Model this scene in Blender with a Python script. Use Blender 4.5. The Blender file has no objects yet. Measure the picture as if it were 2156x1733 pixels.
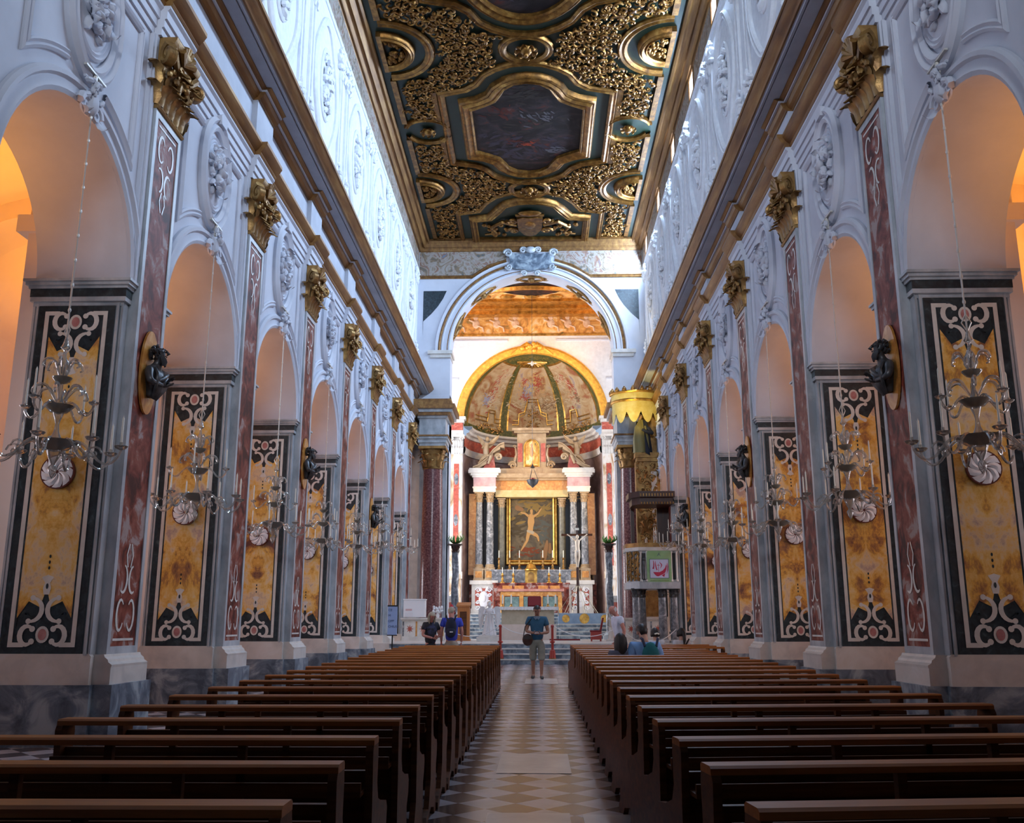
import bpy, math, random
import numpy as np
from mathutils import Vector, Matrix
R = math.radians; PI = math.pi
sin, cos = math.sin, math.cos
sc = bpy.context.scene
col = sc.collection
rnd = random.Random(7)

# ------------------------------------------------------------------ camera, world, big lights, exposure
camd = bpy.data.cameras.new('camera'); cam = bpy.data.objects.new('camera', camd); col.objects.link(cam)
cam.location = (0.2921, 0.0, 1.5)
cam.rotation_euler = (PI/2 + .2233, 0, .0282)
camd.sensor_width = 36; camd.lens = 36*1978/2156; camd.clip_start = .05; camd.clip_end = 200
sc.camera = cam
sc.view_settings.view_transform = 'Standard'; sc.view_settings.look = 'None'
sc.view_settings.exposure = 0.28; sc.view_settings.gamma = 1.0
sc.view_settings.use_curve_mapping = False
sc.cycles.use_denoising = True
sc.cycles.max_bounces = 6; sc.cycles.diffuse_bounces = 4; sc.cycles.glossy_bounces = 3
sc.cycles.transparent_max_bounces = 12; sc.cycles.transmission_bounces = 3
sc.cycles.sample_clamp_indirect = 6.0; sc.cycles.blur_glossy = 1.0
sc.cycles.caustics_reflective = False; sc.cycles.caustics_refractive = False
w = bpy.data.worlds.new('world'); sc.world = w; w.use_nodes = True
w.node_tree.nodes['Background'].inputs[0].default_value = (.55, .72, 1, 1)
w.node_tree.nodes['Background'].inputs[1].default_value = .6

L = 4.318; Y0 = 11.494; WALL = 5.1          # bay length, first pier, half width of the nave
YT = 40.2; YA = 48.0; ZC = 18.55            # chancel arch wall, apse wall, nave ceiling
BAYS = [Y0 + L*n for n in range(-3, 7)]
def zf(y): return .0081*y                   # the nave floor climbs a little towards the altar
def mid(n): return Y0 + L*n + 2.76          # middle of the arch behind pier n

def area(name, loc, rot, sx, sy, power, color, spread=PI):
    d = bpy.data.lights.new(name, 'AREA'); d.shape = 'RECTANGLE'; d.size = sx; d.size_y = sy
    d.energy = power; d.color = color; d.spread = spread
    o = bpy.data.objects.new(name, d); col.objects.link(o); o.location = loc; o.rotation_euler = rot
    return o
def spot(name, loc, target, power, color, angle=60, blend=.6, r=.1):
    d = bpy.data.lights.new(name, 'SPOT'); d.energy = power; d.color = color; d.spot_size = R(angle); d.spot_blend = blend; d.shadow_soft_size = r
    o = bpy.data.objects.new(name, d); col.objects.link(o); o.location = loc
    o.rotation_euler = (Vector(target)-Vector(loc)).to_track_quat('-Z', 'Y').to_euler()
    return o
COOL = (.50, .70, 1.0); PALE = (.95, .96, 1.0); WARM = (1.0, .36, .03); GOLDL = (1.0, .66, .25)
WINY = [14.0, 18.2, 22.35, 26.2, 30.25, 34.35, 38.65]
for y in WINY:                              # daylight through the clerestory windows of the right wall
    area('window_daylight', (5.0, y, 17.5), (0, R(74), 0), .8, 2.4, 540, COOL)
area('front_fill', (0, -5.2, 12.5), (R(96), 0, 0), 5, 3, 420, (.80,.88,1.0), R(84))   # added cool fill from behind the camera, aimed up the nave
for s in (-1, 1):
    for n in range(-1, 7):                  # warm uplighting of the aisle vaults, plus added fills for arch soffits and lower aisles
        area('aisle_uplight', (s*9.0, mid(n), 6.3), (PI, 0, 0), 1.0, 2.0, 48, WARM, R(120))
        area('arch_fill', (s*6.75, mid(n), 5.75), (PI, R(-12*s), 0), .3, 1.2, 13, (1.0,.36,.03), R(150))  # added warm fill that tints the arch soffits, not a fitted lamp
        area('aisle_fill', (s*10.7, mid(n), 3.4), (0, R(90*s), 0), 1.6, 2.4, 30, (.96, .90, 1.0), R(95))  # added pale fill for the lower aisle, the outer wall has no windows
area('transept_daylight', (-8.6, 44.2, 10.5), (0, R(-90), 0), 7, 5, 900, PALE)
area('transept_daylight', (8.6, 44.2, 10.5), (0, R(90), 0), 7, 5, 380, PALE)
area('presbytery_fill', (-8.6, 43.0, 3.8), (0, R(-90), 0), 3.5, 4.0, 520, PALE)  # added low fill that brightens altar and steps from the left
area('presbytery_fill', (8.6, 43.0, 3.8), (0, R(90), 0), 3.5, 4.0, 300, PALE)  # weaker added fill from the opposite side
for s in (-1, 1):
    spot('apse_spot', (s*3.2, 42.2, 12.6), (-s*1.2, 50.5, 13.6), 620, GOLDL, 70)
    spot('ceiling_spot', (s*3.4, 42.0, 13.5), (s*.6, 46.5, 18.2), 420, WARM, 85)
    spot('altarpiece_spot', (s*4.6, 43.6, 9.0), (-s*.6, 49.4, 6.6), 800, GOLDL, 60)
spot('canopy_spot', (3.1, 33.6, 8.4), (4.6, 36.6, 10.6), 420, (1, .74, .2), 55)

# ------------------------------------------------------------------ mesh helper
class M:
    def __init__(s): s.v = []; s.f = []; s.m = []; s.k = 0
    def mat(s, k): s.k = k; return s
    def add(s, vs, fs):
        b = len(s.v); s.v += [tuple(p) for p in vs]; s.f += [tuple(i+b for i in f) for f in fs]; s.m += [s.k]*len(fs); return s
    def box(s, x0, x1, y0, y1, z0, z1):
        if x0 > x1: x0, x1 = x1, x0
        if y0 > y1: y0, y1 = y1, y0
        return s.add([(x0,y0,z0),(x1,y0,z0),(x1,y1,z0),(x0,y1,z0),(x0,y0,z1),(x1,y0,z1),(x1,y1,z1),(x0,y1,z1)],
                     [(0,3,2,1),(4,5,6,7),(0,1,5,4),(1,2,6,5),(2,3,7,6),(3,0,4,7)])
    def bar(s, a, b, wd, h):                       # rectangular bar from a to b
        a = Vector(a); b = Vector(b); d = (b-a).normalized(); u = d.cross(Vector((0,0,1)))
        if u.length < 1e-4: u = Vector((1,0,0))
        u.normalize(); n = u.cross(d); u = u*wd/2; n = n*h/2
        return s.add([a-u-n,a+u-n,a+u+n,a-u+n,b-u-n,b+u-n,b+u+n,b-u+n],
                     [(0,1,2,3),(7,6,5,4),(4,5,1,0),(5,6,2,1),(6,7,3,2),(7,4,0,3)])
    def ext(s, poly, fn, d0, d1):                  # polygon (a, b) pushed along d; fn(a, b, d) gives the point
        n = len(poly)
        return s.add([fn(a,b,d0) for a,b in poly]+[fn(a,b,d1) for a,b in poly],
                     [tuple(range(n))[::-1], tuple(range(n,2*n))]+[(i,(i+1)%n,(i+1)%n+n,i+n) for i in range(n)])
    def grid(s, rows, close=False, closerow=False):  # rows of points
        n = len(rows[0]); vs = [p for r in rows for p in r]; fs = []
        for i in range(len(rows) if closerow else len(rows)-1):
            for j in range(n if close else n-1):
                i2 = (i+1) % len(rows); j2 = (j+1) % n
                fs.append((i*n+j, i*n+j2, i2*n+j2, i2*n+j))
        return s.add(vs, fs)
    def tube(s, pts, r, n=6, closed=False):
        pts = [Vector(p) for p in pts]; k = len(pts); rs = r if isinstance(r, (list, tuple)) else [r]*k
        rows = []; up = None
        for i, p in enumerate(pts):
            if closed: d = pts[(i+1)%k]-pts[i-1]
            else: d = pts[min(i+1,k-1)]-pts[max(i-1,0)]
            if d.length < 1e-7: d = Vector((0,0,1))
            d.normalize()
            if up is None: up = Vector((0,0,1)) if abs(d.z) < .9 else Vector((1,0,0))
            u = d.cross(up)
            if u.length < 1e-5: u = d.orthogonal()
            u.normalize(); up = u.cross(d)
            rows.append([p+(u*cos(2*PI*j/n)+up*sin(2*PI*j/n))*rs[i] for j in range(n)])
        b = len(s.v)
        s.grid(rows, close=True, closerow=closed)
        if not closed:
            s.f.append(tuple(b+j for j in range(n))); s.f.append(tuple(b+(k-1)*n+j for j in range(n))[::-1]); s.m += [s.k]*2
        return s
    def lathe(s, prof, c=(0,0,0), n=20, a0=0, a1=2*PI, sx=1, sy=1):
        full = abs(a1-a0-2*PI) < 1e-6
        k = n if full else n+1
        rows = [[(c[0]+r*sx*cos(a0+(a1-a0)*j/n), c[1]+r*sy*sin(a0+(a1-a0)*j/n), c[2]+z) for j in range(k)] for r, z in prof]
        return s.grid(rows, close=full)
    def ell(s, c, r, n=8, rot=None, m=None):
        m = m or max(4, n*2//3); vs = []; rx, ry, rz = r if isinstance(r, (list, tuple)) else (r, r, r)
        for i in range(m+1):
            t = PI*i/m
            for j in range(n):
                a = 2*PI*j/n; v = Vector((rx*sin(t)*cos(a), ry*sin(t)*sin(a), rz*cos(t)))
                if rot is not None: v = rot @ v
                vs.append((c[0]+v.x, c[1]+v.y, c[2]+v.z))
        return s.add(vs, [(i*n+j, (i+1)*n+j, (i+1)*n+(j+1)%n, i*n+(j+1)%n) for i in range(m) for j in range(n)])
    def sweep(s, prof, frames, closed=False, closeprof=False):   # frames: (origin, u, v)
        rows = []
        for o, u, v in frames:
            o = Vector(o); u = Vector(u); v = Vector(v); rows.append([o+u*a+v*b for a, b in prof])
        return s.grid(rows, close=closeprof, closerow=closed)
    def xf(s, mat, start=0):
        s.v[start:] = [tuple(mat @ Vector(p)) for p in s.v[start:]]; return s
    def join(s, o, mat=None):
        b = len(s.v); s.v += [tuple(mat @ Vector(p)) if mat is not None else p for p in o.v]
        s.f += [tuple(i+b for i in f) for f in o.f]; s.m += o.m; return s
    def mesh(s, name, mats, smooth=35):
        me = bpy.data.meshes.new(name); me.from_pydata(s.v, [], s.f)
        for m in (mats if isinstance(mats, (list, tuple)) else [mats]): me.materials.append(m)
        if any(s.m): me.polygons.foreach_set('material_index', s.m)
        me.validate(); me.update()
        import bmesh
        b = bmesh.new(); b.from_mesh(me); bmesh.ops.recalc_face_normals(b, faces=b.faces); b.to_mesh(me); b.free()
        if smooth:
            me.polygons.foreach_set('use_smooth', [True]*len(me.polygons))
            me.set_sharp_from_angle(angle=R(smooth))
        return me
    def build(s, name, mats, parent=None, smooth=35, loc=None):
        o = bpy.data.objects.new(name, s.mesh(name, mats, smooth)); col.objects.link(o)
        if parent: o.parent = parent
        if loc: o.location = loc
        return o
def tag(o, label=None, cat=None, group=None, kind=None):
    if label: o['label'] = label
    if cat: o['category'] = cat
    if group: o['group'] = group
    if kind: o['kind'] = kind
    return o
def thing(name, label, cat, loc=(0,0,0), rz=0, group=None):
    o = bpy.data.objects.new(name, None); col.objects.link(o); o.location = loc; o.rotation_euler = (0,0,rz); o.empty_display_size = .1
    return tag(o, label, cat, group)
def dup(src, loc, rz=None, label=None, scale=None):
    def cp(o, par):
        c = o.copy(); col.objects.link(c)
        if par: c.parent = par
        for ch in o.children: cp(ch, c)
        return c
    c = cp(src, None); c.location = loc
    if rz is not None: c.rotation_euler = (0,0,rz)
    if scale: c.scale = scale
    if label: c['label'] = label
    return c
ORD = ['first','second','third','fourth','fifth','sixth','seventh','eighth','ninth','tenth','eleventh','twelfth','thirteenth','fourteenth','fifteenth',
       'sixteenth','seventeenth','eighteenth','nineteenth','twentieth','twenty-first','twenty-second','twenty-third']
def side(s): return 'left' if s < 0 else 'right'
def arc(c, r, a0, a1, n): return [(c[0]+r*cos(a0+(a1-a0)*i/n), c[1]+r*sin(a0+(a1-a0)*i/n)) for i in range(n+1)]
def spiral(c, u, v, r0, turns, n=16, a0=0, k=.12):   # points winding inward from r0
    c = Vector(c); u = Vector(u); v = Vector(v)
    return [c+(u*cos(a0+2*PI*turns*i/n)+v*sin(a0+2*PI*turns*i/n))*(r0*(1-(1-k)*i/n)) for i in range(n+1)]
def leaf(m, base, up, out, wd, h, curl=.5, n=6):     # an acanthus-like leaf bending outwards at the tip
    base = Vector(base); up = Vector(up).normalized(); out = Vector(out).normalized(); sd = up.cross(out)
    rows = []
    for i in range(n+1):
        t = i/n; a = curl*t*t*PI*.75
        c = base+up*(h*sin(min(1, t)*PI/2*1.0)*(1-.25*curl*t*t))+out*(h*(.10*t+curl*.55*t**2.2)) - up*(h*.22*curl*t**4)
        wv = wd*(sin(PI*(.18+.8*t))**.7)*(1+.16*(1 if i % 2 else -1))*.5 if i < n else wd*.08
        rows.append([c-sd*wv+out*.0, c-sd*wv*.5+out*wd*.1, c+out*wd*.16, c+sd*wv*.5+out*wd*.1, c+sd*wv])
    return m.grid(rows)
def ribbon(m, pts, wd, fn, d=.006):                  # flat inlaid band following 2D points; fn(a, b, depth)
    n = len(pts); Lp = []; Rp = []
    for i, p in enumerate(pts):
        a = pts[max(i-1,0)]; b = pts[min(i+1,n-1)]; dx, dy = b[0]-a[0], b[1]-a[1]; l = math.hypot(dx,dy) or 1
        ww = wd[i] if isinstance(wd, list) else wd
        Lp.append((p[0]-dy/l*ww/2, p[1]+dx/l*ww/2)); Rp.append((p[0]+dy/l*ww/2, p[1]-dx/l*ww/2))
    m.grid([[fn(*q, d) for q in Lp], [fn(*q, d) for q in Rp]])
    return m

def skin_M(J, E, root, lvl=1):
    names = list(J); idx = {k: i for i, k in enumerate(names)}
    me = bpy.data.meshes.new('skin'); me.from_pydata([J[k][0] for k in names], [(idx[a], idx[b]) for a, b in E], [])
    o = bpy.data.objects.new('skin', me); col.objects.link(o)
    o.modifiers.new('s', 'SKIN').use_smooth_shade = True
    sd = o.modifiers.new('d', 'SUBSURF'); sd.levels = lvl; sd.render_levels = lvl
    lay = me.skin_vertices[0] if me.skin_vertices else None
    if lay is None:
        import bmesh
        b = bmesh.new(); b.from_mesh(me); b.verts.layers.skin.verify(); b.to_mesh(me); b.free(); lay = me.skin_vertices[0]
    for k in names:
        r = J[k][1]; v = lay.data[idx[k]]; v.radius = r if isinstance(r, tuple) else (r, r); v.use_root = (k == root)
    bpy.context.view_layer.update(); dg = bpy.context.evaluated_depsgraph_get(); ev = o.evaluated_get(dg); e = ev.to_mesh()
    m = M().add([tuple(v.co) for v in e.vertices], [tuple(p.vertices) for p in e.polygons]); ev.to_mesh_clear()
    bpy.data.objects.remove(o); bpy.data.meshes.remove(me); return m
def chain(*k): return list(zip(k, k[1:]))
def hand(m, w, d, n, t, curl=.5, sc=1.0):          # wrist, pointing direction, palm normal, thumb side
    w = Vector(w); d = Vector(d).normalized(); n = Vector(n).normalized(); t = Vector(t).normalized()
    rot = Matrix((d, t, n)).transposed()
    m.ell(w+d*.05*sc, (.052*sc,.042*sc,.017*sc), 8, rot)
    for k, (o, l) in enumerate(((.030,.070),(.010,.080),(-.010,.074),(-.030,.056))):
        b = w+d*.088*sc+t*o*sc; c = curl*(.8+.12*k)
        p1 = b+(d*cos(c)+n*sin(c))*l*.5*sc; p2 = p1+(d*cos(2*c)+n*sin(2*c))*l*.3*sc; p3 = p2+(d*cos(2.7*c)+n*sin(2.7*c))*l*.24*sc
        m.tube([b-d*.02*sc, p1, p2, p3], [.0095*sc,.009*sc,.0085*sc,.006*sc], 6)
    b = w+d*.03*sc+t*.036*sc; p1 = b+(t*.7+d*.6+n*.3).normalized()*.04*sc; p2 = p1+(d*.9+t*.15+n*.4).normalized()*.034*sc
    m.tube([b, p1, p2], [.012*sc,.0105*sc,.007*sc], 6)
def strokes(name, fn, spots, mats, parent, seed, n=40):   # dabs of paint: spots of (a, b, spread a, spread b, direction, length, colour index)
    rr = random.Random(seed); ms = {}
    for (a0, b0, sa, sb, di, ln, ci) in spots:
        m = ms.setdefault(ci, M())
        for i in range(n):
            a = a0+rr.gauss(0,.5)*sa; b = b0+rr.gauss(0,.5)*sb; t = di+rr.gauss(0,.45); l = ln*rr.uniform(.5,1.2); w_ = l*rr.uniform(.16,.34); c, q = cos(t), sin(t); off = rr.random()
            m.add([fn(a+c*u*l-q*v*w_, b+q*u*l+c*v*w_, off) for u, v in ((-.5,0),(-.3,.42),(.05,.5),(.35,.3),(.5,0),(.3,-.4),(0,-.5),(-.35,-.36))], [tuple(range(8))])
    for ci, m in ms.items(): m.build(name, mats[ci], parent, 0)
# ------------------------------------------------------------------ materials
MT = {}
def base_mat(name):
    m = bpy.data.materials.new(name); m.use_nodes = True; nt = m.node_tree
    return m, nt, nt.nodes['Principled BSDF']
def coords(nt, scale, stretch=(1,1,1), mirror=False):
    tc = nt.nodes.new('ShaderNodeTexCoord'); mp = nt.nodes.new('ShaderNodeMapping')
    mp.inputs['Scale'].default_value = (scale*stretch[0], scale*stretch[1], scale*stretch[2])
    src = tc.outputs['Object']
    oi = nt.nodes.new('ShaderNodeObjectInfo')
    if mirror:
        ab = nt.nodes.new('ShaderNodeVectorMath'); ab.operation = 'ABSOLUTE'; nt.links.new(src, ab.inputs[0]); src = ab.outputs[0]
    nt.links.new(src, mp.inputs['Vector'])
    mu = nt.nodes.new('ShaderNodeMath'); mu.operation = 'MULTIPLY'; mu.inputs[1].default_value = 37; nt.links.new(oi.outputs['Random'], mu.inputs[0])
    ad = nt.nodes.new('ShaderNodeVectorMath'); ad.operation = 'ADD'; nt.links.new(mp.outputs[0], ad.inputs[0]); nt.links.new(mu.outputs[0], ad.inputs[1])
    return ad.outputs[0]
def noise_mat(name, stops, scale=3, detail=6, rough=.5, metal=0, dist=0, bump=0, stretch=(1,1,1), mirror=False, nrough=.6, spec=.5, bscale=None):
    m, nt, b = base_mat(name)
    v = coords(nt, scale, stretch, mirror)
    n = nt.nodes.new('ShaderNodeTexNoise'); n.inputs['Detail'].default_value = detail; n.inputs['Distortion'].default_value = dist
    n.inputs['Scale'].default_value = 1; n.inputs['Roughness'].default_value = nrough; nt.links.new(v, n.inputs['Vector'])
    r = nt.nodes.new('ShaderNodeValToRGB'); el = r.color_ramp.elements
    while len(el) < len(stops): el.new(.5)
    for e, (p, c) in zip(el, stops): e.position = p; e.color = (*c, 1)
    nt.links.new(n.outputs[0], r.inputs[0]); nt.links.new(r.outputs[0], b.inputs['Base Color'])
    b.inputs['Roughness'].default_value = rough; b.inputs['Metallic'].default_value = metal
    b.inputs['Specular IOR Level'].default_value = spec
    if bump:
        bp = nt.nodes.new('ShaderNodeBump'); bp.inputs['Strength'].default_value = bump; bp.inputs['Distance'].default_value = .02
        src = n.outputs[0]
        if bscale:
            n2 = nt.nodes.new('ShaderNodeTexNoise'); n2.inputs['Scale'].default_value = bscale; n2.inputs['Detail'].default_value = 4
            tc = nt.nodes.new('ShaderNodeTexCoord'); nt.links.new(tc.outputs['Object'], n2.inputs['Vector']); src = n2.outputs[0]
        nt.links.new(src, bp.inputs['Height']); nt.links.new(bp.outputs[0], b.inputs['Normal'])
    MT[name] = m; return m
def plain(name, c, rough=.5, metal=0, spec=.5):
    m, nt, b = base_mat(name); b.inputs['Base Color'].default_value = (*c, 1); b.inputs['Roughness'].default_value = rough
    b.inputs['Metallic'].default_value = metal; b.inputs['Specular IOR Level'].default_value = spec; MT[name] = m; return m
def emit(name, c, st):
    m, nt, b = base_mat(name); b.inputs['Base Color'].default_value = (*c, 1)
    b.inputs['Emission Color'].default_value = (*c, 1); b.inputs['Emission Strength'].default_value = st; MT[name] = m; return m
plaster = noise_mat('white_plaster', [(.3,(.55,.57,.64)),(.7,(.64,.66,.73))], 1.2, 4, .7)  # white plaster greyed towards blue, the nave's shade is in its colour
friezem = noise_mat('grey_blue_plaster', [(.3,(.40,.43,.50)),(.7,(.52,.55,.62))], 1.5, 4, .6)
stucco = noise_mat('stucco', [(.3,(.72,.74,.78)),(.7,(.84,.86,.9))], 6, 4, .65)
aislew = noise_mat('aisle_plaster', [(.3,(.80,.71,.65)),(.7,(.86,.78,.73))], .7, 4, .75)
greym = noise_mat('grey_marble', [(.35,(.30,.33,.36)),(.55,(.46,.49,.52)),(.7,(.58,.60,.62))], 3, 6, .35, stretch=(1,1,.5))
palem = noise_mat('pale_marble', [(.3,(.52,.50,.47)),(.55,(.66,.62,.57)),(.75,(.72,.70,.68))], 2.5, 6, .35, dist=.6)
warmm = noise_mat('warm_cream_marble', [(.3,(.27,.17,.09)),(.55,(.40,.28,.16)),(.75,(.52,.41,.28))], 2.5, 6, .35, dist=.6)
pilm = noise_mat('veined_cream_marble', [(.30,(.30,.16,.08)),(.42,(.52,.36,.22)),(.52,(.70,.62,.54)),(.75,(.74,.72,.70))], 2.2, 8, .35, dist=1.4, stretch=(1,1,.4))
bluem = noise_mat('blue_grey_marble', [(.38,(.07,.095,.13)),(.5,(.16,.20,.25)),(.62,(.36,.42,.46))], 2.2, 7, .35, dist=1.2)
darkm = noise_mat('dark_green_marble', [(.35,(.012,.02,.028)),(.6,(.03,.05,.06)),(.8,(.10,.15,.17))], 9, 6, .3, dist=.8)
cream = noise_mat('cream_marble', [(.3,(.60,.58,.53)),(.7,(.76,.74,.70))], 5, 5, .35)
yellowm = noise_mat('yellow_marble', [(.34,(.16,.07,.06)),(.42,(.46,.22,.07)),(.47,(.76,.42,.08)),(.52,(.82,.54,.18)),(.57,(.78,.60,.36)),(.64,(.52,.37,.31))], 2.0, 10, .3, dist=.35, mirror=True, stretch=(1.1,1.1,.85), nrough=.68)
redm = noise_mat('red_marble', [(.38,(.055,.010,.008)),(.48,(.19,.038,.024)),(.55,(.26,.075,.05)),(.61,(.36,.27,.25))], 3.2, 9, .5, dist=.55, stretch=(1,1,.85), spec=.25)
redinl = noise_mat('bright_red_marble', [(.3,(.30,.05,.04)),(.55,(.48,.10,.06)),(.72,(.62,.30,.22))], 5, 6, .3, dist=1)
orangem = noise_mat('orange_marble', [(.3,(.40,.14,.03)),(.55,(.62,.28,.06)),(.75,(.72,.45,.20))], 4, 6, .3, dist=1)
porphyry = noise_mat('porphyry', [(.36,(.085,.026,.028)),(.54,(.18,.068,.066)),(.66,(.28,.14,.13))], 14, 5, .22)
greycol = noise_mat('mottled_grey_marble', [(.3,(.06,.066,.08)),(.52,(.19,.20,.22)),(.7,(.42,.42,.45))], 4, 7, .22, dist=1.4)
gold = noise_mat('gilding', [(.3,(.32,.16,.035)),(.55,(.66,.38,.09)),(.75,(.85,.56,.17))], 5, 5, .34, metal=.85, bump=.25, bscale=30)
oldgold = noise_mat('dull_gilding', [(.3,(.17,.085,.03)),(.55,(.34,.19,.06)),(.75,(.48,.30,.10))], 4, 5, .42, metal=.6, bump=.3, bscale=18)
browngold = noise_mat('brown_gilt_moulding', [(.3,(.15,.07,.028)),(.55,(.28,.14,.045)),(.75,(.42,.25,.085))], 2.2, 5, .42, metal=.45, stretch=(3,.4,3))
ground = noise_mat('dark_green_ground', [(.3,(.002,.008,.003)),(.7,(.005,.020,.008))], 3, 4, .55)
carvgr = noise_mat('carved_ground', [(.3,(.03,.018,.006)),(.7,(.08,.05,.015))], 3, 4, .6)
pic = noise_mat('dark_canvas', [(.3,(.004,.003,.004)),(.48,(.012,.009,.010)),(.58,(.03,.020,.022)),(.66,(.07,.015,.009)),(.8,(.09,.07,.07))], 1.0, 6, .55, dist=2, spec=.2)
fresco = noise_mat('fresco', [(.3,(.05,.10,.13)),(.42,(.22,.15,.09)),(.52,(.36,.33,.30)),(.62,(.24,.12,.07)),(.75,(.14,.22,.32))], 1.6, 5, .7, dist=2.2)
warmfresco = noise_mat('warm_fresco', [(.3,(.10,.14,.05)),(.44,(.60,.26,.06)),(.54,(.78,.44,.12)),(.66,(.85,.66,.42)),(.8,(.55,.16,.06))], 1.3, 5, .7, dist=2.0)
domefresco = noise_mat('dome_fresco', [(.28,(.24,.045,.03)),(.40,(.30,.14,.06)),(.48,(.38,.26,.14)),(.58,(.46,.35,.22)),(.68,(.28,.24,.25)),(.8,(.36,.13,.06))], .85, 6, .7, dist=1.6)
greenp = noise_mat('green_gilt_band', [(.35,(.035,.05,.014)),(.55,(.09,.085,.02)),(.70,(.36,.20,.04))], 5, 6, .6, dist=1.5)
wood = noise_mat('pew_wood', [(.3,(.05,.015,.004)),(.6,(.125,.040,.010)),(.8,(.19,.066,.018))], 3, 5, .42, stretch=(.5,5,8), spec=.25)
woodtop = noise_mat('pew_rail_wood', [(.3,(.24,.07,.013)),(.6,(.42,.14,.026)),(.8,(.52,.20,.045))], 3, 5, .36, stretch=(.4,6,6), spec=.35)  # pew wood made brighter, the highlight on the rails is in the colour
wooddk = noise_mat('dark_wood', [(.3,(.025,.007,.004)),(.7,(.07,.02,.010))], 4, 5, .35, stretch=(3,3,.6))
ambow = noise_mat('orange_wood', [(.3,(.36,.11,.02)),(.7,(.52,.19,.04))], 3, 4, .4, stretch=(4,4,.5))
bronze = noise_mat('bronze', [(.3,(.035,.035,.038)),(.7,(.10,.10,.105))], 6, 4, .36, metal=.4)
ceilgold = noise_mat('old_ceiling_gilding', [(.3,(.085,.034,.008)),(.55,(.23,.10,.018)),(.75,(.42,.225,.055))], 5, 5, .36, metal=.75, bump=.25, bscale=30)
redrim = plain('dark_red_stone', (.12,.025,.02), .4)
white = plain('white_stone', (.78,.78,.80), .5)
linen = noise_mat('white_linen', [(.3,(.78,.76,.76)),(.7,(.88,.87,.86))], 20, 3, .8)
canopyc = noise_mat('yellow_silk', [(.3,(.62,.46,.10)),(.7,(.74,.60,.22))], 5, 3, .6)
candle = plain('candle_wax', (.86,.82,.70), .45)
redvel = plain('red_velvet', (.18,.012,.015), .85)
redpaint = plain('red_painted_metal', (.34,.03,.02), .4)
chrome = plain('dull_brass_rod', (.34,.29,.2), .35, .6)
black = plain('black_metal', (.02,.02,.022), .4, .4)
daylit = emit('daylit_glass', (.93,.96,1.0), 6.0)
lampglow = emit('lamp_glow', (1.0,.92,.75), 12.0)
def glass_mat(name, tint, mixv):
    m, nt, b = base_mat(name); out = nt.nodes['Material Output']
    g = nt.nodes.new('ShaderNodeBsdfGlossy'); g.inputs['Roughness'].default_value = .08; g.inputs['Color'].default_value = (1,1,1,1)
    d = nt.nodes.new('ShaderNodeBsdfDiffuse'); d.inputs['Color'].default_value = (*tint, 1)
    t = nt.nodes.new('ShaderNodeBsdfTransparent'); t.inputs['Color'].default_value = (.93,.92,.9,1)
    lw = nt.nodes.new('ShaderNodeLayerWeight'); lw.inputs[0].default_value = .35
    a = nt.nodes.new('ShaderNodeMixShader'); a.inputs[0].default_value = mixv; nt.links.new(t.outputs[0], a.inputs[1]); nt.links.new(d.outputs[0], a.inputs[2])
    c = nt.nodes.new('ShaderNodeMixShader'); nt.links.new(lw.outputs['Fresnel'], c.inputs[0]); nt.links.new(a.outputs[0], c.inputs[1]); nt.links.new(g.outputs[0], c.inputs[2])
    nt.links.new(c.outputs[0], out.inputs[0]); MT[name] = m; return m
crystal = glass_mat('crystal', (.70,.67,.62), .32)
# ------------------------------------------------------------------ the setting: floors
def floor_mat():
    m, nt, b = base_mat('checker_floor')
    tc = nt.nodes.new('ShaderNodeTexCoord'); mp = nt.nodes.new('ShaderNodeMapping'); mp.inputs['Rotation'].default_value = (0, 0, PI/4)
    mp.inputs['Location'].default_value = (.06, .12, .5); nt.links.new(tc.outputs['Object'], mp.inputs[0])
    fl = nt.nodes.new('ShaderNodeVectorMath'); fl.operation = 'MULTIPLY'; fl.inputs[1].default_value = (1, 1, 0); nt.links.new(mp.outputs[0], fl.inputs[0])
    ofs = nt.nodes.new('ShaderNodeVectorMath'); ofs.operation = 'ADD'; ofs.inputs[1].default_value = (.013, .017, .1); nt.links.new(fl.outputs[0], ofs.inputs[0])
    ch = nt.nodes.new('ShaderNodeTexChecker'); ch.inputs['Scale'].default_value = 1/.335
    ch.inputs['Color1'].default_value = (.42,.41,.44,1); ch.inputs['Color2'].default_value = (.075,.06,.062,1)
    nt.links.new(ofs.outputs[0], ch.inputs['Vector'])
    n = nt.nodes.new('ShaderNodeTexNoise'); n.inputs['Scale'].default_value = 1.1; n.inputs['Detail'].default_value = 6; nt.links.new(tc.outputs['Object'], n.inputs['Vector'])
    rr = nt.nodes.new('ShaderNodeValToRGB'); rr.color_ramp.elements[0].position = .36; rr.color_ramp.elements[0].color = (.66,.63,.62,1); rr.color_ramp.elements[1].position = .66; rr.color_ramp.elements[1].color = (1.05,1,1,1)
    nt.links.new(n.outputs[0], rr.inputs[0])
    mx = nt.nodes.new('ShaderNodeMix'); mx.data_type = 'RGBA'; mx.blend_type = 'MULTIPLY'; mx.inputs[0].default_value = 1
    nt.links.new(ch.outputs[0], mx.inputs[6]); nt.links.new(rr.outputs[0], mx.inputs[7]); nt.links.new(mx.outputs[2], b.inputs['Base Color'])
    b.inputs['Roughness'].default_value = .2
    rv = nt.nodes.new('ShaderNodeMapRange'); rv.inputs[3].default_value = .14; rv.inputs[4].default_value = .34; nt.links.new(n.outputs[0], rv.inputs[0]); nt.links.new(rv.outputs[0], b.inputs['Roughness'])
    return m
checker = floor_mat()
m = M(); m.add([(-11,-6,zf(-6)),(11,-6,zf(-6)),(11,41.3,zf(41.3)),(-11,41.3,zf(41.3))], [(0,1,2,3)])
floor = tag(m.build('floor', checker, smooth=0), kind='structure')
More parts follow.
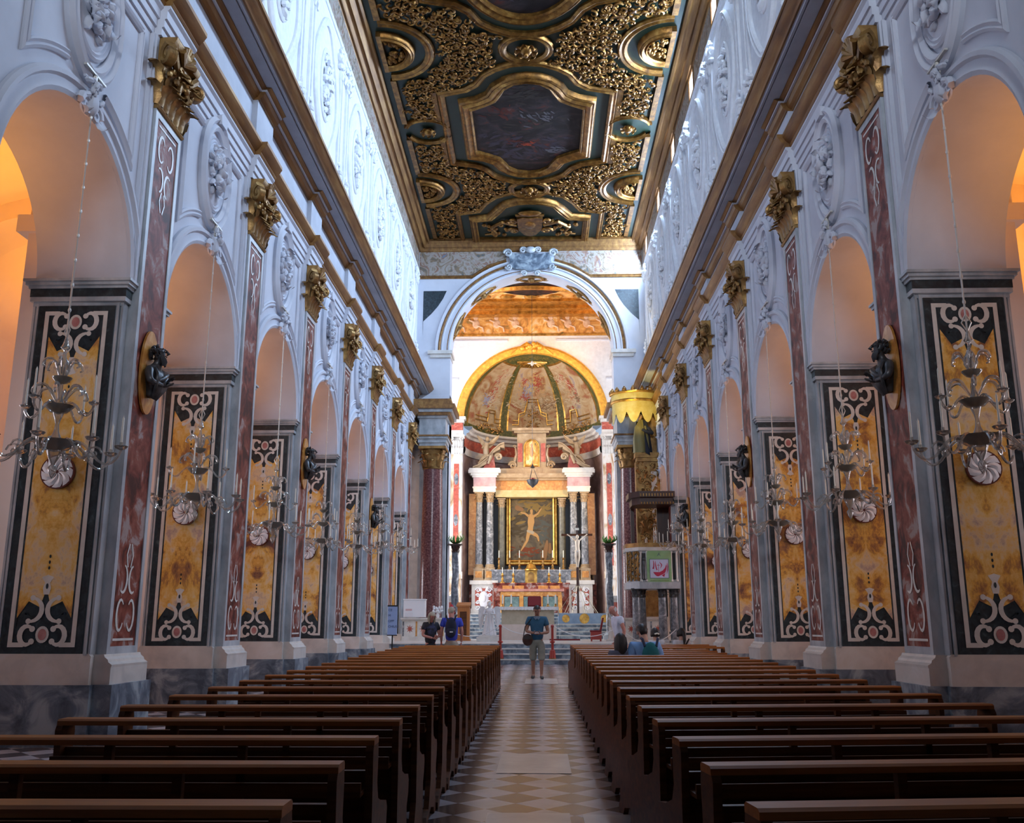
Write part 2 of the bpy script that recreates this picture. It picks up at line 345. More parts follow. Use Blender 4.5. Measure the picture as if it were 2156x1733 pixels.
slabm = noise_mat('worn_pale_slab', [(.3,(.36,.35,.35)),(.7,(.50,.49,.49))], 1.5, 5, .25)
for (x0, x1, y0, y1) in ((-.14,.60,9.75,11.1), (-.12,.52,7.05,7.85), (.62,.98,7.1,7.8), (-.05,.72,22.3,24.3)):
    m = M(); m.add([(x0,y0,zf(y0)+.004),(x1,y0,zf(y0)+.004),(x1,y1,zf(y1)+.004),(x0,y1,zf(y1)+.004)], [(0,1,2,3)])
    m.build('tomb_slab', slabm, floor, smooth=0)
FP = .90                                     # presbytery floor
m = M().box(-9, 9, 32.42, 52.5, FP-.3, FP)
tag(m.build('floor.001', palem, smooth=0), kind='structure')
# four steps up from the nave, pale nosings on dark risers
st = thing('step_flight', 'four dark marble steps with pale edges rising from the nave to the chancel', 'steps', (0, 31.4, zf(31.4)))
for k in range(4):
    y = 31.36+.35*k; z1 = zf(31.4)+.162*(k+1)
    M().box(-4.75, 4.75, y, 32.42, z1-.162-(.3 if k == 0 else 0), z1-.035).build('riser', bluem, st, 0, loc=(0,-31.4,-zf(31.4)))
    M().box(-4.78, 4.78, y-.025, 32.42, z1-.035, z1).build('nosing', palem, st, 0, loc=(0,-31.4,-zf(31.4)))
PZ = 2.0                                     # altar platform
st = thing('step_flight', 'blue-grey steps climbing to the high altar behind the free-standing altar', 'steps', (0, 42.2, FP))
for k in range(7):
    y = 42.2+.34*k; z1 = FP+(PZ-FP)/7*(k+1); h = (PZ-FP)/7
    M().box(-3.5, 1.15 if k < 6 else 3.5, y, 45, z1-h, z1-.03).build('riser', bluem, st, 0, loc=(0,-42.2,-FP))
    M().box(-3.52, 1.15 if k < 6 else 3.5, y-.025, 45, z1-.03, z1).build('nosing', palem, st, 0, loc=(0,-42.2,-FP))
for k in range(4):
    z1 = FP+.16*(k+1); y = 41.6+.3*k
    M().box(1.15, 3.6, y, 45, z1-.16, z1-.03).build('riser', bluem, st, 0, loc=(0,-42.2,-FP))
    M().box(1.15, 3.62, y-.025, 45, z1-.03, z1).build('nosing', palem, st, 0, loc=(0,-42.2,-FP))
bluefront = noise_mat('blue_marble_front', [(.3,(.16,.24,.36)),(.7,(.26,.36,.48))], 3, 5, .4)
pf = M().box(1.15, 3.4, 42.75, 45, FP+.64, PZ).build('platform_front', bluefront, st, 0, loc=(0,-42.2,-FP))
for x in (1.48, 2.3, 3.2):
    mm = M(); mm.lathe([(0,-.02),(.17 if x != 2.3 else .22,-.02),(.17 if x != 2.3 else .22,.0)], n=20); mm.xf(Matrix.Translation((x,42.748,1.77)) @ Matrix.Rotation(-PI/2,4,'X'))
    mm.build('medallion', gold, pf, loc=(0,0,0))
m = M().box(-4.2, 4.2, 44.4, 52.5, FP, PZ); tag(m.build('floor.002', palem, smooth=0), kind='structure')

# ------------------------------------------------------------------ arcade walls
ZS, RA = 5.9, 1.56
def mould(mm, path, s, x, prof, closed=False, plane='yz'):   # profile (across, out) along a path on the nave wall, mitred
    n = len(path); fr = []
    for i in range(n):
        a = path[i-1] if (i > 0 or closed) else None; b = path[(i+1) % n] if (i < n-1 or closed) else None; p = path[i]
        def nrm(q, r):
            d = Vector((r[0]-q[0], r[1]-q[1])); d.normalize(); return Vector((d.y, -d.x))
        ns = [nrm(a, p)] if a else []
        if b: ns.append(nrm(p, b))
        v = sum(ns, Vector((0,0))); v.normalize(); k = 1/max(.4, v.dot(ns[0])); v *= k
        if plane == 'yz': fr.append(((s*x, p[0], p[1]), (0, v.x, v.y), (-s, 0, 0)))
        elif plane == 'xz': fr.append(((p[0], x, p[1]), (v.x, 0, v.y), (0, -1, 0)))
        else: fr.append(((p[0], p[1], x), (v.x, v.y, 0), (0, 0, -1)))
    return mm.sweep(prof, fr, closed=closed)
MPROF = [(-.06,0),(-.06,.03),(-.03,.055),(0,.03),(.03,.05),(.06,.03),(.06,0)]
def blobs(mm, c, ru, rv, s, k, seed, size=.09, axis='x'):    # stucco fruit and leaves inside an ellipse (u along y, v along z)
    rr = random.Random(seed)
    for i in range(k):
        a = rr.random()*2*PI; q = math.sqrt(rr.random()); u = cos(a)*q*ru; v = sin(a)*q*rv; z = size*rr.uniform(.6,1.25)
        o = .03+.10*(1-q*q)*rr.uniform(.6,1.2)
        rot = Matrix.Rotation(rr.random()*PI, 3, 'X' if axis == 'x' else 'Y')
        if axis == 'x': p = (c[0]-s*o, c[1]+u, c[2]+v); r = (z*.75, z*1.25, z*.62)
        else: p = (c[0]+u, c[1]-o, c[2]+v); r = (z*1.25, z*.75, z*.62)
        mm.ell(p, r, 6, rot)
    return mm
WL = {}
for s in (-1, 1):
    X0, X1 = s*WALL, s*(WALL+1.2)
    m = M()
    ends = [-6.0] + BAYS
    for n in range(-3, 7):
        y = Y0+L*n
        z0 = ZS if n >= 0 else -.2
        m.box(X0, X1, y, y+1.2, z0, 9.62)
        yl, yr = y+1.2, y+L
        if n == 6: yr = yl+1.4; m.box(X0, X1, yl, YT+1, 8.6, 9.62); continue
        pts = arc(((yl+yr)/2, ZS), RA, PI, 0, 28)
        front = [(X0,a,b) for a,b in pts]; back = [(X1,a,b) for a,b in pts]
        m.grid([front, back]); m.grid([front, [(X0,a,9.62) for a,b in pts]]); m.grid([back, [(X1,a,9.62) for a,b in pts]])
    m.box(X0, X1, -6, Y0-3*L, -.2, 9.62)
    m.box(X0, s*(WALL+1.2), -6, YT+1, 9.62, 11.0)
    W = tag(m.build('wall_'+side(s), plaster, smooth=30), kind='structure'); WL[s] = W
    for n in range(-1, 6):
        yc = mid(n)
        a = M(); fr = [((X0,)+p, (0,(p[0]-yc)/RA,(p[1]-ZS)/RA), (-s,0,0)) for p in arc((yc, ZS), RA, PI, 0, 30)]
        a.sweep([(-.0,0),(0,.05),(.05,.075),(.09,.05),(.17,.05),(.20,.09),(.25,.09),(.28,.05),(.28,0)], fr)
        a.build('archivolt', plaster, W)
        # raised panel with a bowed foot and the frame round the cartouche
        p = M(); hw = 1.30
        bow = arc((yc, 5.9), 2.05, R(129.4), R(103), 7)
        mould(p, [(yc-hw, 9.42)] + bow, s, WALL, MPROF)
        bow2 = arc((yc, 5.9), 2.05, R(77), R(50.6), 7) + [(yc+hw, 9.42)]
        mould(p, bow2, s, WALL, MPROF)
        mould(p, [(yc+hw, 9.42), (yc+.62, 9.42)], s, WALL, MPROF); mould(p, [(yc-.62, 9.42), (yc-hw, 9.42)], s, WALL, MPROF)
        p.build('panel_moulding', plaster, W)
    for n in range(0, 7):                     # pilaster-backing fillets above the piers
        y = Y0+L*n; f = M()
        f.box(X0, s*(WALL-.06), y+.02, y+.17, ZS+.02, 9.6); f.box(X0, s*(WALL-.06), y+1.03, y+1.18, ZS+.02, 9.6)
        f.box(X0, s*(WALL-.09), y+.06, y+.13, ZS+.02, 9.6); f.box(X0, s*(WALL-.09), y+1.07, y+1.14, ZS+.02, 9.6)
        f.build('white_fillet', plaster, W, 0)
    # entablature: plain fasciae, gilt mouldings, frieze, gilt cornice, broken forward over each pilaster
    dz = .33 if s < 0 else -.07
    T = bpy.data.objects.new('trim_1' if s < 0 else 'trim_2', None); col.objects.link(T); T['kind'] = 'structure'
    PR = {'architrave': (plaster, [(0,9.60),(.03,9.60),(.03,9.72),(.06,9.725),(.06,9.85),(.09,9.855),(.09,9.98),(.13,10.02),(.13,10.06),(0,10.06)]),
          'gilt_moulding': (browngold, [(0,10.06),(.14,10.06),(.16,10.09),(.15,10.12),(.21,10.17),(.27,10.26),(.27,10.32),(0,10.32)]),
          'frieze': (friezem, [(0,10.32),(.04,10.32),(.04,10.86+dz),(0,10.86+dz)]),
          'lower_gilt_cornice': (browngold, [(0,10.86+dz),(.07,10.86+dz),(.07,10.89+dz),(.13,10.93+dz),(.16,11.0+dz),(.16,11.0+dz),(.16,11.03+dz),(0,11.03+dz)]),
          'fillet': (plaster, [(0,11.03+dz),(.20,11.03+dz),(.20,11.07+dz),(0,11.07+dz)]),
          'gilt_dentil_band': (browngold, [(0,11.07+dz),(.22,11.07+dz),(.25,11.09+dz),(.28,11.10+dz),(.28,11.12+dz),(0,11.12+dz)])}
    PC = {'soffit': (browngold, [(0,11.12+dz),(.46,11.12+dz),(.46,11.15+dz),(0,11.15+dz)]),
          'corona': (friezem, [(0,11.15+dz),(.47,11.10+dz),(.505,11.10+dz),(.505,11.14+dz),(.53,11.14+dz),(.53,11.11+dz),(.57,11.11+dz),(.57,11.15+dz),(.59,11.15+dz),(.59,11.18+dz),(0,11.18+dz)]),
          'gilt_cornice': (browngold, [(0,11.18+dz),(.59,11.15+dz),(.63,11.15+dz),(.66,11.19+dz),(.72,11.23+dz),(.78,11.31+dz),(.80,11.31+dz),(.80,11.38+dz),(0,11.38+dz)])}
    for nm, (mt, pr) in PR.items():
        e = M(); segs = []; yy = -6.0
        for n in range(-3, 7):
            y = Y0+L*n
            segs += [(yy, y+.08, 0), (y+.08, y+1.12, .10)]; yy = y+1.12
        segs.append((yy, YT, 0))
        for a, b, d in segs:
            e.ext([(u+(d if u > 0 else 0), z) for u, z in pr], lambda u, z, y: (s*(WALL-u), y, z), a, b)
        e.build(nm, mt, T, 25)
    for nm, (mt, pr) in PC.items():
        e = M().ext(pr, lambda u, z, y: (s*(WALL-u), y, z), -6.0, YT); e.build(nm, mt, T, 25)
    # clerestory wall with its window openings
    ys = [-6.0]; zs = []
    WZ0, WZ1, WH = 17.36, 18.14, .42
    zs = [10.9, WZ0, WZ1, 18.9]
    for y in (WINY if s > 0 else []): ys += [y-WH, y+WH]
    ys.append(YT+1)
    c = M()
    for i in range(len(ys)-1):
        for j in range(3):
            if i % 2 == 1 and j == 1:
                a, b = ys[i], ys[i+1]
                q = [(a,WZ0),(b,WZ0),(b,WZ1),(a,WZ1)]
                for k in range(4):
                    p0, p1 = q[k], q[(k+1)%4]
                    c.add([(X0,)+p0, (X0,)+p1, (s*(WALL+.35),)+p1, (s*(WALL+.35),)+p0], [(0,1,2,3)])
                continue
            c.add([(X0,ys[i],zs[j]),(X0,ys[i+1],zs[j]),(X0,ys[i+1],zs[j+1]),(X0,ys[i],zs[j+1])], [(0,1,2,3)])
    U = tag(c.build('wall_upper_'+side(s), stucco, smooth=0), kind='structure')
    # painted frieze in pieces between the windows
    fz = M(); edges = [-6.0] + [e for y in (WINY if s > 0 else []) for e in (y-WH-.08, y+WH+.08)] + [YT]
    for i in range(0, len(edges), 2): fz.box(s*(WALL-.012), X0, edges[i], edges[i+1], 17.22, 18.4)
    fz.build('painted_frieze', fresco, U, 0)
    fm = M(); mould(fm, [(-6,17.2),(YT,17.2)], s, WALL, MPROF); fm.build('frieze_moulding', stucco, U)
    for k, y in enumerate([9.2, 13.3, 17.4, 21.5, 25.6, 29.7, 33.8, 37.6]):
        o = M(); zc = 14.9
        path = []
        for i in range(40):
            t = 2*PI*i/40; r = 1+.05*cos(4*t); path.append((y+1.18*r*sin(t), zc+1.75*r*cos(t)))
        mould(o, path, s, WALL, [(a*1.7,b*1.7) for a, b in MPROF], closed=True)
        path = [(y+.52*sin(2*PI*i/24), zc+.1+.95*cos(2*PI*i/24)) for i in range(24)]
        mould(o, path, s, WALL, MPROF, closed=True)
        blobs(o, (X0, y, zc+.1), .42, .82, s, 46, k+5, .12)
        for yy in (y-1.75, y-1.5, y+1.5, y+1.75):
            o.box(X0, s*(WALL-.06), yy-.06, yy+.06, 11.8, 16.7)
        for yy in (y-1.62, y+1.62): blobs(o, (X0, yy, 16.6), .34, .42, s, 22, k+31, .12); blobs(o, (X0, yy, 13.2), .22, .5, s, 16, k+71, .1)
        o.build('stucco_oval', stucco, U)
    for k, y in enumerate(WINY if s > 0 else []):
        g = M(); x = s*(WALL+.30)
        g.add([(x,y-WH,WZ0),(x,y+WH,WZ0),(x,y+WH,WZ1),(x,y-WH,WZ1)], [(0,1,2,3)])
        wn = tag(g.build('window_%d' % (k+1), daylit, smooth=0), kind='structure')
        f = M(); mould(f, [(y-WH,WZ0),(y+WH,WZ0),(y+WH,WZ1),(y-WH,WZ1)], s, WALL, [(-.05,0),(-.05,.03),(.02,.03),(.02,0)], closed=True); f.build('window_frame', browngold, wn)
    # aisle: outer wall, vault, springers
    a = M(); XA = s*11.0
    a.add([(XA,-6,-.2),(XA,YT+1,-.2),(XA,YT+1,8.2),(XA,-6,8.2)], [(0,1,2,3)])
    tag(a.build('wall_aisle_'+side(s), aislew, smooth=0), kind='structure')
    v = M(); rows = []
    for i in range(17):
        t = PI*i/16; rows.append([(s*(WALL+1.2+2.35*(1-cos(t))), y, 7.4+1.9*sin(t)) for y in (-6, YT+1)])
    v.grid(rows); tag(v.build('ceiling_aisle_'+side(s), aislew, smooth=60), kind='structure')
    for n in range(-1, 7):
        y = Y0+L*n; rb = M(); rows = []
        for i in range(17):
            t = PI*i/16; rows.append([(s*(WALL+1.2+2.35*(1-cos(t))+.0), yy, 7.4+1.9*sin(t)-d) for yy, d in ((y+.1,0),(y+.1,.35),(y+1.1,.35),(y+1.1,0))])
        rb.grid(rows); rb.build('vault_rib', aislew, WL[s])
        p = M().box(s*10.2, XA, y+.1, y+1.1, -.2, 7.5).box(s*10.1, XA, y, y+1.2, 6.6, 6.9).build('aisle_pilaster', aislew, WL[s], 0)
        q = M().box(s*(WALL+1.2), s*(WALL+1.42), y+.08, y+1.12, .2, 7.5).box(s*(WALL+1.2), s*(WALL+1.55), y+.0, y+1.2, 6.62, 6.86).build('aisle_pilaster', aislew, WL[s], 0)
    e = M().box(s*(WALL+1.2), XA, YT+.6, YT+1, 0, 9.4); tag(e.build('wall_aisle_end_'+side(s), aislew, smooth=0), kind='structure')
m = M().box(-11, 11, -6.4, -6, -.3, 19); tag(m.build('wall_entrance', wooddk, smooth=0), kind='structure')

# ------------------------------------------------------------------ chancel arch wall
RI, ZI = 3.62, 13.4
m = M(); pts = arc((0.03, ZI), RI, PI, 0, 40)
for yy in (YT, YT+1.0):
    m.grid([[(a,yy,b) for a,b in pts], [(a,yy,19) for a,b in pts]])
    for s in (-1, 1):
        xi = s*RI+.03
        m.add([(xi,yy,.3),(s*9,yy,.3),(s*9,yy,19),(xi,yy,19)], [(0,1,2,3)]) if yy > YT else m.add([(xi,yy,8.9),(s*9,yy,8.9),(s*9,yy,19),(xi,yy,19)], [(0,1,2,3)])
m.grid([[(a,YT,b) for a,b in pts], [(a,YT+1,b) for a,b in pts]])
for s in (-1, 1): xi = s*RI+.03; m.add([(xi,YT,.3),(xi,YT+1,.3),(xi,YT+1,ZI),(xi,YT,ZI)], [(0,1,2,3)])
CW = tag(m.build('wall_chancel', plaster, smooth=30), kind='structure')
a = M()
fr = [((p[0],YT,p[1]), ((p[0]-.03)/RI,0,(p[1]-ZI)/RI), (0,-1,0)) for p in arc((.03, ZI), RI, PI, 0, 48)]
a.sweep([(.0,0),(0,.06),(.06,.10),(.12,.06),(.34,.06),(.38,.11),(.44,.06),(.56,.06),(.60,.14),(.68,.14),(.72,0)], fr); a.build('archivolt', plaster, CW)
gm = M(); gm.sweep([(.13,.06),(.15,.085),(.17,.06)], fr); gm.sweep([(.44,.062),(.50,.11),(.56,.062)], fr); gm.build('gilt_line', browngold, CW)
for s in (-1, 1):                              # imposts, marble spandrel triangles, painted frieze pieces
    i = M().box(s*(RI-.10)+.03, s*(RI+1.0)+.03, YT-.16, YT+1.05, ZI-.14, ZI+.02).box(s*(RI-.03)+.03, s*(RI+.9)+.03, YT-.09, YT+1.03, ZI-.3, ZI-.14)
    i.build('impost', palem, CW, 0)
    t = M(); tri = [(s*4.85, 16.25), (s*3.80, 16.25)] + [(s*(3.8+.12*k+.035*k*k), 16.25-.36*k) for k in range(1, 5)] + [(s*4.85, 14.2)]
    t.ext(tri, lambda x, z, d: (x, YT-d, z), -.01, .012); t.build('spandrel_inlay', darkm, CW, 0)
    p = M(); poly = [(s*5.05, 18.2), (s*1.1, 18.2), (s*1.1, 17.72), (s*1.9, 17.45), (s*2.6, 16.98), (s*5.05, 16.98)]
    p.ext(poly, lambda x, z, d: (x, YT-d, z), 0, .02); p.build('painted_frieze', fresco, CW, 0)
    f = M(); mould(f, [(s*1.1,17.66),(s*1.9,17.4),(s*2.65,16.9),(s*5.1,16.9)], 1, YT, [(q*1.3,o*1.4) for q,o in MPROF], plane='xz'); f.build('gilt_line', browngold, CW)
    pl = M().box(s*RI+.03, s*5.1, YT-.02, YT+1.0, 8.9, 11.4).build('pier_block', plaster, CW, 0)
K = thing('arch_cartouche', 'blue-grey stone cartouche with scrolls above the chancel arch', 'plaque', (0, YT, 17.6))
q = M(); q.ext([(-1.0,.28),(-.8,.36),(-.4,.30),(0,.36),(.4,.30),(.8,.36),(1.0,.28),(.92,.0),(1.0,-.22),(.7,-.40),(.3,-.42),(0,-.52),(-.3,-.42),(-.7,-.40),(-1.0,-.22),(-.92,0)], lambda a, b, d: (a, -d, b), 0, .22)
q.build('plaque', bluem, K, 0)
for e in (-1,1):
    for x, z, dx, dz_, r0, th in ((1.02,.36,1,1,.2,.06),(.98,-.3,1,-1,.16,.05),(.3,-.62,1,1,.14,.05),(.34,.50,-1,1,.16,.05)):
        M().tube(spiral((e*x,-.2,z),(e*dx,0,0),(0,0,dz_),r0,1.5),th,6).build('scroll', greym, K)
M().ell((0,-.2,.52),(.26,.1,.16),10).build('top_shell', greym, K)
ct = M()                                       # cartouche ornaments on the soffit
for q in (90, 52, 128, 22, 158):
    c = Vector((.03+(RI-.05)*cos(R(q)), YT+.5, ZI+(RI-.05)*sin(R(q)))); n = Vector((-cos(R(q)),0,-sin(R(q)))); t = Vector((-sin(R(q)),0,cos(R(q))))
    ring = [c+t*(.55*cos(2*PI*i/20))+Vector((0,.3*sin(2*PI*i/20),0)) for i in range(20)]
    ct.tube(ring, .06, 6, closed=True)
    for e in (-1, 1): ct.tube(spiral(c+t*.62*e, t*e, Vector((0,1,0)), .2, 1.4), .045, 5)
    ct.ell(c+n*.03, .16, 8)
ct.build('soffit_cartouche', oldgold, CW)

# ------------------------------------------------------------------ transept beyond: ceiling, side walls, apse wall
TC = 18.0
m = M().box(-9, 9, YT+1, YA, TC, TC+.3); TCe = tag(m.build('ceiling.001', warmfresco, smooth=0), kind='structure')
b = M()
for z, y0, y1 in ((TC-.16, 46.2, 48), (TC-.30, 46.9, 48), (TC-.44, 47.4, 48)): b.box(-9, 9, y0, y1, z, TC)
for i in range(9): b.ell((-5+i*1.25, 45.8, TC-.05), (.4,.3,.12), 8)
b.tube([( -3.2+6.4*i/24, 45.4-1.2*sin(PI*i/24), TC-.1) for i in range(25)], .16, 6); b.tube([(x,45.4,TC-.1) for x in (-9,-3.2)], .16, 6); b.tube([(x,45.4,TC-.1) for x in (3.2,9)], .16, 6)
b.build('gilt_coffer', gold, TCe)
o = M(); o.lathe([(0,-.06),(2.2,-.06),(2.2,0)], (0,43.4,TC), 32); o.build('dark_painting', pic, TCe)
for s in (-1, 1):
    m = M().box(s*9, s*9.3, YT, 52, 0, 18.3); tag(m.build('wall_transept_'+side(s), plaster, smooth=0), kind='structure')
RP = 3.6; ZP = 12.0
m = M(); pts = arc((0, ZP), RP, PI, 0, 40)
m.grid([[(a,YA,b) for a,b in pts], [(a,YA,18.3) for a,b in pts]])
for s in (-1, 1): m.add([(s*RP,YA,.6),(s*9,YA,.6),(s*9,YA,18.3),(s*RP,YA,18.3)], [(0,1,2,3)])
AW = tag(m.build('wall_apse', stucco, smooth=0), kind='structure')  # paler stucco instead of plaster, so strong light is partly in the colour
f = M().box(-9, 9, YA-.06, YA, 16.62, 17.95); f.build('painted_frieze', warmfresco, AW, 0)
f = M()
for z in (16.52, 17.98): f.box(-9, 9, YA-.12, YA, z, z+.1)
f.build('gilt_line', gold, AW, 0)
put = M()                                     # painted children and garlands stand a little proud of the frieze
for x in (-3.0,-1.9,-.9,1.0,1.9,2.9,3.8,-4):
    put.ell((x,YA-.07,17.55),(.13,.03,.15),8); put.ell((x+.02,YA-.07,17.2),(.2,.03,.26),8); put.tube([(x+.1,YA-.08,17.1),(x+.38,YA-.08,16.98),(x+.42,YA-.08,16.75)],.05,5); put.tube([(x-.1,YA-.08,17.3),(x-.36,YA-.08,17.42)],.045,5)
put.build('frieze_figure', noise_mat('painted_flesh', [(.3,(.62,.36,.2)),(.7,(.82,.62,.45))], 5, 3, .7), AW)
g = M(); fr = [((p[0],YA,p[1]), (p[0]/RP,0,(p[1]-ZP)/RP), (0,-1,0)) for p in arc((0, ZP), RP, PI, 0, 48)]
g.sweep([(-.02,-.2),(-.02,.10),(.08,.16),(.28,.16),(.36,.08),(.4,.08),(.42,0)], fr)
archg = noise_mat('gilt_arch_band', [(.35,(.58,.26,.03)),(.6,(.80,.42,.05)),(.75,(.90,.58,.12))], 6, 5, .5, metal=.2, bump=.25, bscale=12)
g.build('gilt_arch', archg, AW)
k = M(); rr = random.Random(3)
for i in range(26): a = rr.uniform(-1,1); k.ell((a*.55, YA-.15-rr.random()*.12, 15.75+rr.uniform(-.12,.5)*(1-abs(a))), rr.uniform(.07,.15), 7)
for e in (-1, 1): k.tube([(e*(.2+.9*i/8), YA-.14, 16.05-.05*i-.2*(i/8)**2) for i in range(9)], [.14-.012*i for i in range(9)], 6)
k.build('cherub_keystone', archg, AW)
sp = M()
for s in (-1, 1): mould(sp, [(s*1.3,16.3),(s*4.5,16.3),(s*4.5,14.2),(s*3.9,14.2)], 1, YA, MPROF, plane='xz')
sp.build('panel_moulding', plaster, AW)
# apse: curved wall, entablature ring and painted half dome
ap = thing('wall_apse_curve', None, None)
ap['kind'] = 'structure'
m = M(); rows = []
for i in range(37):
    t = PI*i/36; rows.append([(RP*cos(t), YA+RP*sin(t), z) for z in (.8, 11.0)])
m.grid(rows); m.build('curved_wall', noise_mat('apse_wall_marble', [(.3,(.16,.10,.09)),(.55,(.30,.20,.18)),(.75,(.45,.38,.36))], 1.6, 6, .4, dist=1), ap, 60)
ring = [((RP*cos(PI*i/40), YA+RP*sin(PI*i/40), 0), (cos(PI*i/40), sin(PI*i/40), 0), (0,0,1)) for i in range(41)]
for nm, mt, pr in (('ring_frieze', redinl, [(-.05,10.55),(-.05,11.1)]), ('ring_architrave', palem, [(0,10.2),(-.08,10.2),(-.12,10.35),(-.12,10.55),(0,10.56)]),
                   ('ring_cornice', palem, [(-.05,11.1),(-.14,11.12),(-.16,11.25),(-.30,11.3),(-.32,11.42),(-.46,11.5),(-.46,11.62),(0,11.64)])):
    q = M(); q.sweep(pr, ring); q.build(nm, mt, ap)
d = M(); nA, nB = 60, 20
def dome(t, p, r=RP): return (r*cos(t)*cos(p), YA+r*sin(t)*cos(p), 11.65+.35*(1 if p > 0 else 0)*min(1,p*4)+ (RP)*sin(p))
def dsec(t, p):
    x = t*180/PI; e = abs(x-90)
    if p < .09: return 1
    if p > 1.13: return 1
    if abs(e-27) < 3.1: return 1
    if 30.0 < e < 31.5 or 32.6 < e < 33.4 or 22.4 < e < 23.9 or 20.4 < e < 21.2: return 2
    if e > 76: return 1
    if 1.10 < p or 73.6 < e: return 2
    return 0
vs = []; fs = []; ms = []
for i in range(nA*2+1):
    for j in range(nB*2+1): vs.append(dome(PI*i/(nA*2), PI/2*j/(nB*2)))
q = nB*2+1
for i in range(nA*2):
    for j in range(nB*2): fs.append((i*q+j,(i+1)*q+j,(i+1)*q+j+1,i*q+j+1)); ms.append(dsec(PI*(i+.5)/(nA*2), PI/2*(j+.5)/(nB*2)))
d.v = vs; d.f = fs; d.m = ms
dm = d.build('painted_half_dome', [domefresco, greenp, gold], ap, 80)
fig = {}
skinp = plain('painted_skin', (.54,.32,.17), .75); redp = plain('painted_red', (.36,.06,.04), .75); bluep = plain('painted_blue', (.27,.28,.40), .75); cloudp = plain('painted_cloud', (.50,.40,.28), .8)
dfn = lambda a, b, o: dome(R(90-a*180/PI/RP*1.15), b/RP, RP*(.9965-.003*o))
ochp = plain('painted_ochre', (.50,.34,.13), .8); umbp = plain('painted_umber_shade', (.20,.12,.07), .8)
PM = [skinp, redp, bluep, cloudp, ochp, umbp]
STK = [(0,1.35,1.3,.3,0,.36,3),(-.5,1.7,.8,.3,.3,.3,3),(.7,1.75,.8,.3,-.3,.3,3),(0,2.9,1.0,.8,.3,.4,4),(.9,1.5,.5,.4,.5,.26,5),(-.3,2.35,.35,.6,1.2,.34,2),(-.25,2.55,.3,.4,.7,.26,3),(.3,2.9,.35,.5,1.0,.32,1),(-.6,2.95,.22,.3,.6,.22,1),(-.35,1.95,.4,.2,.1,.24,1),(.05,3.35,.14,.2,1.2,.13,0),(-.4,2.75,.16,.24,1.0,.14,0),(.2,2.05,.25,.35,1.2,.16,0),(.55,2.2,.4,.3,.3,.18,0),(-.75,2.2,.25,.25,.8,.14,0),
    (-2.55,2.3,.35,1.2,1.0,.34,1),(-2.3,2.6,.3,.9,1.1,.18,0),(-2.2,1.75,.3,.4,.5,.16,0),(-2.75,1.6,.3,.3,.4,.3,2),(-2.35,1.5,.5,.5,.2,.34,3),(-2.1,2.9,.5,.7,.6,.36,3),(2.55,2.3,.35,1.1,-1.0,.32,1),(2.3,2.5,.3,.9,-1.1,.18,0),(2.2,1.75,.3,.4,-.5,.16,0),(2.4,1.5,.5,.5,0,.34,3),(2.15,2.95,.5,.7,-.6,.36,3),(2.7,1.7,.25,.3,0,.22,5)]
strokes('painted_figures', dfn, [(a, b, sa, sb, di, ln*.62, ci) for a, b, sa, sb, di, ln, ci in STK], PM, dm, 3, 62)
crest = M()
for off in (0, .045):
    for path in ([(71,.15),(76.5,.15),(77,.24),(82,.27),(85,.47),(95,.47),(98,.27),(103,.24),(103.5,.15),(109,.15)], [(121,.15),(127,.15),(128,.25),(135,.25),(136,.15),(152,.15)], [(59,.15),(53,.15),(52,.25),(45,.25),(44,.15),(28,.15)]):
        crest.tube([dome(R(a), p_+off, RP*.975) for a, p_ in path], .030, 5)
crest.build('gilt_stepped_border', gold, dm)
cg = M(); rr = random.Random(31)
for i in range(190):
    a = rr.choice((rr.gauss(90,4), rr.uniform(28,62), rr.uniform(118,152))); p_ = rr.uniform(.02,.13) if abs(a-90) > 12 else rr.uniform(.05,.42)*(1-abs(a-90)/14); cg.ell(dome(R(a), max(.02,p_), RP*.97), (rr.uniform(.03,.07),.03,rr.uniform(.025,.06)), 6)
cg.build('gilt_garland', oldgold, dm)
ry = M()
for i in range(13):
    a = -1+2*i/12; ry.tube([dome(R(90-a*4), 1.25, RP*.97), dome(R(90-a*40), 1.19-.10*(1-abs(a)), RP*.95)], [.02,.07], 5)
ry.build('gilt_rays', gold, dm, loc=(0,0,0))
dv = M(); c = Vector(dome(R(90), 1.22, RP*.95)); dv.ell(c, (.1,.12,.2), 8)
for e in (-1, 1): dv.ell(c+Vector((e*.27,0,.05)), (.26,.05,.1), 8, Matrix.Rotation(-e*.35,3,'Y'))
dv.build('white_dove', white, dm)
